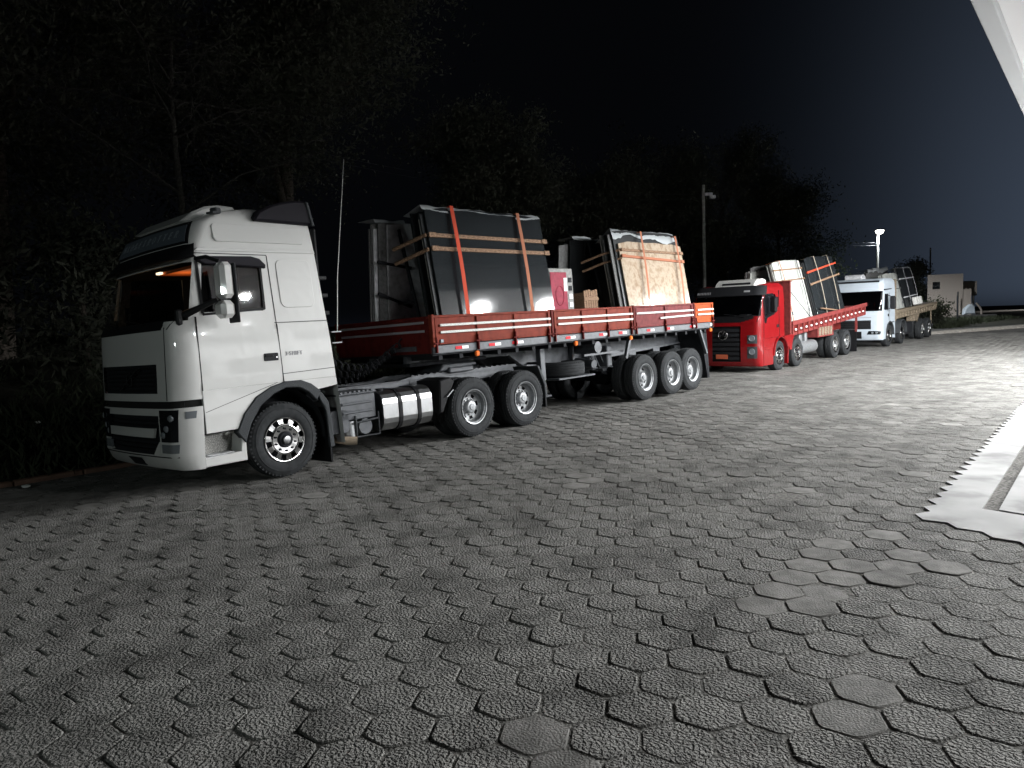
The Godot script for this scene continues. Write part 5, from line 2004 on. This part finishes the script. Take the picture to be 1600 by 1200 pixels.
func leaf_mesh(seed_: int, count: int, spread: float, ln: float, wd: float, up := 0.0) -> ArrayMesh:
	rng.seed = seed_
	var b := B.new()
	for k in count:
		var c := Vector3(rng.randfn(), rng.randfn() * 0.8, rng.randfn()) * spread * 0.5
		if up > 0.0:
			c.y = 0.0
		var d := Vector3(rng.randfn(), rng.randfn() * 0.6 + up, rng.randfn()).normalized()
		var w := d.cross(Vector3(rng.randfn(), rng.randfn(), rng.randfn())).normalized() * wd
		var l := ln * rng.randf_range(0.7, 1.3)
		b.tri(c, c + d * l * 0.5 - w, c + d * l)
		b.tri(c, c + d * l, c + d * l * 0.5 + w)
	return b.done()

var leaf_meshes := []

func tree(called: String, label: String, x: float, d: float, h: float, rad: float, low: float, seed_: int, clumps: int, bare := false, group := ""):
	var y := ground_xd(x, d)
	var k := sq_of(x, d)
	y += bank(k.x, k.y) - 0.1
	var t := thing(called, label, "tree", at(x, y, -d), group)
	rng.seed = seed_
	var b := B.new()
	var trunk := []
	var lean := Vector3(rng.randf_range(-0.05, 0.05), 0, rng.randf_range(-0.05, 0.05))
	for i in 7:
		var u := i / 6.0
		trunk.append(Vector3(lean.x * h * u + rng.randf_range(-0.08, 0.08) * u, h * 0.72 * u, lean.z * h * u + rng.randf_range(-0.08, 0.08) * u))
	b.tube(trunk, (0.022 * h + 0.03) * (0.4 if bare else 1.0), 9, 0.05)
	part("trunk", b, M.pale_bark if bare else M.bark, t)
	var tips := []
	b = B.new()
	var limbs := 9 if not bare else 13
	for i in limbs:
		var u := rng.randf_range(low / h + 0.08, 0.98)
		var base: Vector3 = trunk[0].lerp(trunk[6], u)
		for q in 6:
			if u * 6.0 >= q and u * 6.0 < q + 1:
				base = trunk[q].lerp(trunk[q + 1], u * 6.0 - q)
		var an := TAU * i / limbs * 2.4 + rng.randf_range(-0.5, 0.5)
		var reach: float = rad * rng.randf_range(0.55, 1.0) * (1.1 - 0.5 * u)
		var up: float = h * rng.randf_range(0.05, 0.24)
		if bare:
			up *= rng.randf_range(-0.1, 1.0)
		var mid := base + Vector3(cos(an) * reach * 0.5, up * 0.65, sin(an) * reach * 0.5) + Vector3(rng.randf_range(-0.3, 0.3), rng.randf_range(-0.2, 0.3), rng.randf_range(-0.3, 0.3))
		var tip := base + Vector3(cos(an) * reach, up, sin(an) * reach)
		b.tube([base, mid, tip], 0.009 * h * (0.36 if bare else 1.0), 6, 0.014)
		tips.append(tip)
		tips.append(mid)
		for q in (3 if not bare else 7):
			var st: Vector3 = mid.lerp(tip, rng.randf())
			if bare and q > 3:
				st = base.lerp(mid, rng.randf_range(0.3, 1.0))
			var dir := Vector3(rng.randfn(), rng.randfn() * 0.7 + (0.3 if not bare else -0.05), rng.randfn()).normalized()
			var l := rad * rng.randf_range(0.25, 0.5)
			var e := st + dir * l
			var m2 := st.lerp(e, 0.5) + Vector3(rng.randf_range(-0.15, 0.15), rng.randf_range(-0.15, 0.15), rng.randf_range(-0.15, 0.15))
			b.tube([st, m2, e], 0.013 if bare else 0.022, 5, 0.005)
			tips.append(e)
			if bare:
				for w in 3:
					var s2 := st.lerp(e, rng.randf_range(0.3, 1.0))
					var e2 := s2 + (dir * 0.5 + Vector3(rng.randfn(), rng.randfn() * 0.8, rng.randfn()).normalized()) * l * 0.4
					b.tube([s2, s2.lerp(e2, 0.5) + Vector3(0, 0.06, 0.03), e2], 0.012, 4, 0.004)
	part("limbs", b, M.pale_bark if bare else M.bark, t).set_meta("kind", "stuff")
	if clumps == 0:
		return
	for i in int(rad * 3.0):   # extra clumps of crown between the limbs
		var dir := Vector3(rng.randfn(), rng.randfn(), rng.randfn()).normalized()
		tips.append(Vector3(0, lerpf(low, h, 0.52), 0) + dir * Vector3(rad * 0.8, (h - low) * 0.46, rad * 0.8))
	var mm := MultiMesh.new()
	mm.transform_format = MultiMesh.TRANSFORM_3D
	mm.mesh = leaf_meshes[seed_ % leaf_meshes.size()]
	clumps = int(clumps * 1.25)
	mm.instance_count = clumps
	for i in clumps:
		var c: Vector3 = tips[rng.randi_range(0, tips.size() - 1)]
		var sp: float = rad * 0.16
		c += Vector3(rng.randfn() * sp, rng.randfn() * sp * 0.75, rng.randfn() * sp)
		var bs := Basis(Vector3.UP, rng.randf() * TAU) * Basis(Vector3(1, 0, 0), rng.randf_range(-0.8, 0.8))
		mm.set_instance_transform(i, Transform3D(bs.scaled(Vector3.ONE * rng.randf_range(0.8, 1.35)), c))
	var mi := MultiMeshInstance3D.new()
	mi.name = "crown"
	mi.set_meta("kind", "stuff")
	mi.multimesh = mm
	mi.material_override = M.leaf
	t.add_child(mi, true)

func tree_sq(called: String, label: String, s: float, q: float, h: float, rad: float, low: float, seed_: int, clumps: int, bare := false, group := ""):
	var p := xd_of(s, q)
	tree(called, label, p.x, p.y, h, rad, low, seed_, clumps, bare, group)

func vegetation():
	leaf_meshes = [leaf_mesh(21, 26, 0.6, 0.17, 0.034), leaf_mesh(22, 26, 0.65, 0.19, 0.04), leaf_mesh(23, 24, 0.55, 0.21, 0.03)]
	var g := "dark trees along the edge of the lorry park"
	tree_sq("tree", "dark leafy tree at the left edge, in front of the white tractor unit", -9.0, -15.5, 15.0, 5.5, 3.0, 31, 1600, false, g)
	tree_sq("tree", "tall dark tree rising straight behind the white tractor unit's cab", 0.5, -16.0, 17.0, 6.5, 4.0, 32, 2000, false, g)
	tree_sq("tree", "tallest dark tree, its crown ending above the tall black slab pack", 10.0, -16.5, 19.0, 6.0, 4.0, 33, 2200, false, g)
	tree_sq("bare_tree", "leafless tree with pale crooked branches above the white cab", 3.5, -10.5, 11.0, 5.2, 4.0, 34, 0, true)
	tree_sq("tree", "rounded dark tree above the gap between the two slab packs of the red trailer", 19.5, -14.5, 10.6, 3.2, 2.0, 35, 1300, false, g)
	tree_sq("tree", "low dark tree behind the beige slab pack", 29.0, -15.5, 8.6, 3.2, 1.0, 36, 1000, false, g)
	tree_sq("tree", "broad dark tree left of the bare concrete pole", 40.0, -19.0, 12.5, 4.6, 1.5, 37, 1300, false, g)
	tree_sq("tree", "broad dark tree right of the bare concrete pole, above the red lorry", 47.5, -17.5, 14.4, 5.0, 1.5, 38, 1500, false, g)
	tree_sq("tree", "dark tree between the red lorry and the lamp post", 53.0, -15.5, 13.0, 4.2, 1.5, 39, 1300, false, g)
	tree_sq("tree", "small dark tree beside the thin pole behind the small building", 75.0, -12.5, 6.4, 1.6, 1.5, 40, 420, false, g)
	# shrubs on the bank
	var sg := "shrubs on the bank beside the white tractor unit"
	for e in [[-6.5, -9.0, 2.6, 1.6, "low shrub on the dark bank at the far left"], [-3.0, -8.6, 2.9, 1.5, "shrub on the dark bank left of the white cab"], [0.6, -9.2, 3.1, 1.7, "shrub on the bank hidden mostly by the white cab"]]:
		var p := xd_of(e[0], e[1])
		tree("shrub", e[4], p.x, p.y, e[2], e[3], 0.4, 50 + int(e[0]), 220, false, sg)
	var bp := Vector2(29.3, 53.5)
	tree("bush", "rounded bush at the foot of the small building, behind the white lorry", bp.x, bp.y, 1.8, 1.05, 0.2, 61, 150)
	tree("bush", "low bush at the corner of the small building", bp.x + 2.4, bp.y + 4.0, 1.2, 0.8, 0.1, 62, 120)
	# undergrowth
	rng.seed = 90
	var mesh := leaf_mesh(24, 16, 0.5, 0.36, 0.018, 1.1)
	var mm := MultiMesh.new()
	mm.transform_format = MultiMesh.TRANSFORM_3D
	mm.mesh = mesh
	mm.instance_count = 5200
	for i in 5200:
		var s := rng.randf_range(-14.0, 56.0)
		var q: float = kerb_q(s) - 0.45 - absf(rng.randfn()) * 3.0
		if i > 3900:
			s = rng.randf_range(49.0, 72.0)
			q = rng.randf_range(-13.0, -3.0)
			if sq_kerb(s, q):
				s += 12.0
		var p := xd_of(s, q)
		mm.set_instance_transform(i, Transform3D(Basis(Vector3.UP, rng.randf() * TAU).scaled(Vector3.ONE * rng.randf_range(0.5, 1.2)), Vector3(p.x, ground_sq(s, q) + bank(s, q) - 0.03, -p.y)))
	var mi := MultiMeshInstance3D.new()
	mi.name = "undergrowth"
	mi.multimesh = mm
	mi.material_override = M.grass_blade
	mi.set_meta("kind", "stuff")
	mi.set_meta("label", "rough grass on the bank and round the small building")
	mi.set_meta("category", "grass")
	add_child(mi, true)

func sq_kerb(s: float, q: float) -> bool:   # in front of the far kerb
	var p := xd_of(s, q)
	return p.y < 43.6 + (p.x - 22.6) * 0.37

func pole(called: String, label: String, x: float, d: float, h: float, r: float) -> Node3D:
	var t := thing(called, label, "pole", at(x, ground_xd(x, d) - 0.2, -d))
	var b := B.new()
	b.tube([Vector3(0, 0, 0), Vector3(0.02, h * 0.5, 0), Vector3(0.0, h, 0)], r, 10, r * 0.8)
	part("shaft", b, M.pole_concrete, t)
	return t

func street():
	var t := pole("utility_pole", "bare grey concrete pole with a small bracket at its top, behind the red lorry", 10.95, 42.7, 9.1, 0.105)
	var b := B.new()
	b.mm(0.08, 0.5, 8.5, 8.66, -0.1, 0.1, 0.02)
	b.box(Vector3(0.5, 8.42, 0.0), Vector3(0.34, 0.2, 0.25), 0.04)
	part("bracket", b, M.grey_stone, t)
	b = B.new()
	b.tube([Vector3(-0.2, 8.52, 0), Vector3(0.1, 8.52, 0)], 0.04, 6)
	part("insulator", b, M.grey_trim, t)
	t = pole("lamp_post", "lamp post with a bright white floodlight, behind the white lorry", 30.0, 62.0, 7.45, 0.12)
	b = B.new()
	b.tube([Vector3(0, 7.3, 0), Vector3(0.0, 7.75, 0.06)], 0.05, 8)
	b.box(Vector3(0.1, 7.83, 0.12), Vector3(0.62, 0.1, 0.62), 0.03)
	part("lamp_housing", b, M.grey_trim, t)
	b = B.new()
	b.xf = Transform3D(Basis(Vector3(1, 0, 0), PI / 2), Vector3(0.1, 7.78, 0.12))   # bowl-shaped lens
	b.lathe([Vector2(0.30, 0.0), Vector2(0.29, 0.11), Vector2(0.23, 0.21), Vector2(0.12, 0.27), Vector2(0.0, 0.28)], 18, 4)
	part("lamp_glass", b, M.lamp_glow, t)
	var sl := SpotLight3D.new()
	sl.name = "floodlight"
	sl.position = Vector3(0.1, 7.44, 0.12)
	sl.rotation = Vector3(-PI / 2, 0, 0)
	sl.spot_angle = 86
	sl.spot_attenuation = 2.0
	sl.spot_angle_attenuation = 0.6
	sl.light_energy = 300.0
	sl.light_size = 0.2
	sl.light_color = Color(0.95, 0.98, 1.0)
	sl.spot_range = 120.0
	sl.shadow_enabled = true
	t.add_child(sl, true)
	pole("thin_pole", "thin grey pole behind the small building", 42.6, 77.0, 7.2, 0.09)
	# overhead wires between the poles
	t = thing("power_line", "thin overhead wires running between the poles behind the lorries", "wire")
	for k in 2:
		b = B.new()
		var pts := []
		for i in 25:
			var u := i / 24.0
			var p := Vector3(10.95, ground_xd(10.95, 42.7) + 8.4 - 0.25 * k, -42.7).lerp(Vector3(30.0, ground_xd(30, 62) + 6.6 - 0.2 * k, -62.0), u)
			p.y -= 0.9 * sin(PI * u)
			pts.append(p)
		b.tube(pts, 0.006, 4)
		part("wire", b, M.wire, t)
	for k in 2:
		b = B.new()
		var pts := []
		for i in 25:
			var u := i / 24.0
			var p := Vector3(10.95, ground_xd(10.95, 42.7) + 8.4 - 0.25 * k, -42.7).lerp(Vector3(-11.0, 8.2 - 0.2 * k, -21.0), u)
			p.y -= 0.9 * sin(PI * u)
			pts.append(p)
		b.tube(pts, 0.006, 4)
		part("wire", b, M.wire, t)
	# small building at the end
	var bx := 39.5
	var bd := 69.0
	var by := ground_xd(bx, bd) - 0.1
	t = thing("guard_house", "small cream flat-topped building with one dark window, at the far end", "building", Transform3D(Basis(Vector3.UP, -0.50), Vector3(bx, by, -bd)))
	b = B.new()   # front wall with its opening, side and back walls, roof slab
	b.mm(-1.35, -0.95, 0, 4.15, -0.12, 0.0)
	b.mm(-0.95, -0.35, 0, 2.85, -0.12, 0.0)
	b.mm(-0.95, -0.35, 3.5, 4.15, -0.12, 0.0)
	b.mm(-0.35, 1.45, 0, 4.15, -0.12, 0.0)
	b.mm(-1.35, -1.23, 0, 4.15, -3.2, -0.122)
	b.mm(1.33, 1.45, 0, 4.15, -3.2, -0.122)
	b.mm(-1.228, 1.328, 0, 4.15, -3.2, -3.08)
	var wl := part("wall", b, M.cream_wall, t)
	b = B.new()
	b.mm(-1.228, 1.328, 3.8, 3.95, -3.078, -0.122)
	part("roof", b, M.cream_wall, t)
	b = B.new()
	b.mm(-0.95, -0.35, 2.85, 3.5, -0.1, -0.08)
	var wn := part("window", b, M.dark_glassy, wl)
	b = B.new()
	b.mm(-0.98, -0.32, 2.80, 2.85, -0.11, 0.03, 0.008)
	part("window_sill", b, M.cream_wall, wl)
	b = B.new()
	b.mm(1.453, 2.1, 0, 2.75, -2.4, -0.06)
	part("annex_wall", b, M.cream_wall, t)
	b = B.new()
	b.mm(0.95, 1.02, 0, 2.2, 0.6, 0.68)
	part("downpipe", b, M.grey_trim, t)
	var kx := 42.2
	var kd := 69.5
	t = thing("porch", "cream roof box on a white column beside the small building", "porch", Transform3D(Basis(Vector3.UP, -0.50), Vector3(kx, ground_xd(kx, kd) - 0.1, -kd)))
	b = B.new()
	b.mm(-0.55, 0.48, 2.15, 3.45, -2.0, 0.0, 0.02)
	part("roof_box", b, M.cream_wall, t)
	b = B.new()
	b.mm(-0.8, 0.2, 2.9, 3.55, -2.6, -2.1, 0.02)
	part("parapet", b, M.canopy_white, t)
	b = B.new()
	b.mm(0.12, 0.30, 0.0, 2.147, -0.3, -0.1, 0.02)
	part("column", b, M.canopy_white, t)
	t = thing("covered_load", "pale blue covered heap at the foot of the white column", "heap", at(41.3, ground_xd(41.3, 68.0) + 0.35, -68.0))
	b = B.new()
	b.prism([Vector2(-0.6, 0.0), Vector2(-0.52, 0.5), Vector2(-0.15, 0.9), Vector2(0.15, 1.0), Vector2(0.45, 0.75), Vector2(0.55, 0.0)], -1.0, 0.0, 0.12)
	part("cover", b, M.pale_blue, t)
	b = B.new()
	b.mm(-0.9, 2.2, -0.7, -0.02, -1.6, 0.3, 0.03)
	part("plinth", b, M.road_grey, t)
	b = B.new()
	var arc := []
	for k in 9:
		arc.append(Vector3(0.62 + 0.5 * sin(PI * 0.62 * k / 8.0), 1.0 - 1.0 * k / 8.0, -0.2))
	b.tube(arc, 0.09, 8)
	part("hoop", b, M.cream_wall, t)
	t = thing("post", "dark thin post on the grass in front of the small building", "post", at(36.6, ground_xd(36.6, 62.0) - 0.1, -62.0))
	b = B.new()
	b.tube([Vector3(0, 0, 0), Vector3(0, 2.5, 0)], 0.06, 8, 0.05)
	part("shaft", b, M.chassis_dark, t)
	# odds and ends by the bank
	var bk := xd_of(-3.15, -6.4)
	t = thing("broken_wall", "short piece of reddish broken wall on the bank beside the white cab", "wall", at(bk.x - 0.1, ground_sq(-3.15, -6.4) + bank(-3.15, -6.4) - 0.15, -bk.y))
	rng.seed = 5
	for row in 3:
		for k in 3 - (row % 2):
			b = B.new()
			b.box(Vector3(-0.25 + 0.25 * k + 0.12 * (row % 2), 0.1 + row * 0.1, 0), Vector3(0.235, 0.09, 0.14), 0.01, Basis(Vector3.UP, rng.randf_range(-0.06, 0.06)))
			part("brick", b, M.brick_red, t)
	for e in [[-7.05, 10.75, "crumpled white scrap of paper on the paving at the far left"], [-8.6, 13.6, "white scrap of litter in the dark grass left of the cab"], [7.05, 10.1, "small white scrap lying in the drain channel of the apron"]]:
		b = B.new()
		b.prism([Vector2(-0.06, 0.0), Vector2(0.0, 0.035), Vector2(0.07, 0.01), Vector2(0.05, -0.03), Vector2(-0.02, -0.035)], 0.0, 0.022, 0.006)
		var y := ground_xd(e[0], e[1])
		var k := sq_of(e[0], e[1])
		var sc := part("litter", b, M.litter_white, self)
		sc.transform = Transform3D(Basis(Vector3(1, 0, 0), -PI / 2 + 0.25), Vector3(e[0], y + bank(k.x, k.y) + 0.03, -e[1]))
		tag(sc, e[2], "litter")

# ---------------------------------------------------------------- filling station canopy and its lamps
func canopy():
	var X := Transform3D(Basis(Vector3(0.621, 0, -0.784), Vector3.UP, Vector3(0.784, 0, 0.621)), Vector3(5.47, 0, -9.14))
	var t := thing("canopy", "white filling station canopy with grey fascia, its edge at the top right corner", "canopy", X)
	var b := B.new()
	b.mm(-3.5, 27.0, 5.5, 6.35, 0.0, 0.21, 0.01)
	part("fascia", b, M.canopy_fascia, t)
	b = B.new()
	b.mm(-3.5, -3.3, 5.5, 6.35, 0.213, 14.8)
	b.mm(26.8, 27.0, 5.5, 6.35, 0.213, 14.8)
	b.mm(-3.5, 27.0, 5.5, 6.35, 14.803, 15.0)
	part("fascia", b, M.canopy_fascia, t)
	b = B.new()
	b.mm(-3.297, 26.797, 5.62, 5.70, 0.213, 14.8)
	part("soffit", b, M.canopy_white, t)
	b = B.new()
	b.mm(-3.297, 26.797, 6.1, 6.2, 0.213, 14.8)
	part("roof", b, M.canopy_fascia, t)
	for x in [4.0, 14.0, 24.0]:
		b = B.new()
		b.mm(x - 0.22, x + 0.22, -0.3, 5.617, 9.0, 9.44, 0.03)
		part("column", b, M.canopy_white, t)
	var k := 0
	# the shop under its far side, which the shiny paint and glass of the lorries mirror
	var sh := thing("filling_station_shop", "white filling station shop with wide dark windows, out of view beyond the right edge", "shop", X * at(-4.0, -0.02, 18.0))
	b = B.new()
	b.mm(0, 26.0, 0, 0.8, 0, 0.25)
	b.mm(0, 26.0, 2.5, 4.2, 0, 0.25)
	for x in 7:
		b.mm(x * 4.2, x * 4.2 + 0.8, 0.8, 2.5, 0, 0.25)
	part("wall", b, M.canopy_white, sh)
	b = B.new()
	b.mm(-0.2, 26.2, 4.2, 4.5, -0.3, 6.0)
	part("roof", b, M.canopy_fascia, sh)
	for x in 6:
		b = B.new()
		b.mm(x * 4.2 + 0.803, x * 4.2 + 4.197, 0.803, 2.497, 0.1, 0.13)
		part("window", b, M.dark_glassy, sh)
	for x in [-1.9, 1.4, 4.7, 8.0, 11.3, 14.6, 16.25, 17.9, 19.55, 21.2]:
		for z in [1.65, 3.9, 6.4, 11.0]:
			var row: int = 0 if z < 2.0 else (1 if z < 4.0 else (2 if z < 7.0 else 3))
			k = roundi((x - 1.4) / 1.65)
			if row == 0 and (k % 2 == 1 or k < 2) or row == 1 and not k in [9, 11] or row == 2 and not k in [0, 2, 4, 8, 12] or row == 3 and not k in [-2, 0, 2, 6, 10]:
				continue
			var dim: float = 1.0 if k >= 4 else ((0.8 if k < 0 else 0.5) if row == 3 else 0.14)
			var o := thing("canopy_lamp", "%s square lamp panel from the near end, in the canopy's row %s" % [["second", "second", "third", "third", "fourth", "fourth", "fifth", "fifth", "sixth", "seventh", "seventh", "eighth", "ninth", "first", "first"][k], ["next to the lorries", "just inside the edge", "in its middle", "next to the shop"][row]], "lamp", X * at(x, 5.6, z), "lamp panels under the filling station canopy")
			b = B.new()
			b.box(Vector3(0, -0.03, 0), Vector3(0.62, 0.06, 0.62), 0.01)
			part("housing", b, M.canopy_white, o)
			b = B.new()
			b.box(Vector3(0, -0.066, 0), Vector3(0.36, 0.01, 0.36))
			part("lamp_glass", b, M.lamp_glow, o)
			var al := SpotLight3D.new()
			al.name = "lamp_light"
			al.light_size = 0.15
			al.spot_angle = 87.0
			al.spot_angle_attenuation = 0.12
			al.position = Vector3(0, -0.09, 0)
			al.rotation = Vector3(-PI / 2, 0, 0)
			al.light_energy = LAMP * dim
			al.light_color = Color(0.985, 0.995, 1.0)
			al.spot_range = 90.0
			al.spot_attenuation = 2.0
			al.shadow_enabled = true
			o.add_child(al, true)

	# fill light on a post behind the viewer, added to brighten the cab front
	var o := pole("added_fill_post", "added fill light on a post, unseen behind the viewer, for the front of the white cab", -8.0, -6.0, 3.9, 0.08)
	o.rotation.y = 0.0
	b = B.new()
	b.box(Vector3(0.0, 3.7, -0.16), Vector3(0.7, 0.4, 0.12), 0.02)
	part("lamp_housing", b, M.grey_trim, o)
	b = B.new()
	b.box(Vector3(0.0, 3.7, -0.225), Vector3(0.6, 0.3, 0.01))
	part("lamp_glass", b, M.lamp_glow, o)
	var fl := SpotLight3D.new()
	fl.name = "lamp_light"
	fl.light_size = 0.2
	fl.spot_angle = 27.0
	fl.spot_angle_attenuation = 0.6
	fl.position = Vector3(0, 3.7, -0.24)
	fl.rotation = Vector3(-0.10, -0.30, 0)
	fl.light_energy = 32.0
	fl.light_color = Color(0.93, 1.0, 0.99)
	fl.spot_range = 90.0
	fl.spot_attenuation = 2.0
	fl.shadow_enabled = true
	o.add_child(fl, true)
	# street lamp on the far road, beyond the right edge
	o = pole("street_lamp", "tall street lamp on the far road, beyond the right edge of the view", 76.0, 92.0, 9.0, 0.12)
	b = B.new()
	b.tube([Vector3(0, 8.9, 0), Vector3(-1.2, 9.3, 0.6)], 0.05, 8)
	b.box(Vector3(-1.5, 9.32, 0.75), Vector3(0.8, 0.14, 0.35), 0.03, Basis(Vector3.UP, 0.46))
	part("lamp_arm", b, M.grey_trim, o)
	b = B.new()
	b.box(Vector3(-1.5, 9.24, 0.75), Vector3(0.44, 0.02, 0.3), 0.0, Basis(Vector3.UP, 0.46))
	part("lamp_glass", b, M.lamp_glow, o)
	var s2 := SpotLight3D.new()
	s2.name = "lamp_light"
	s2.position = Vector3(-1.5, 9.2, 0.75)
	s2.rotation = Vector3(-PI / 2, 0, 0)
	s2.spot_angle = 80
	s2.spot_attenuation = 2.0
	s2.light_energy = 500.0
	s2.light_size = 0.2
	s2.spot_range = 120.0
	s2.shadow_enabled = true
	o.add_child(s2, true)
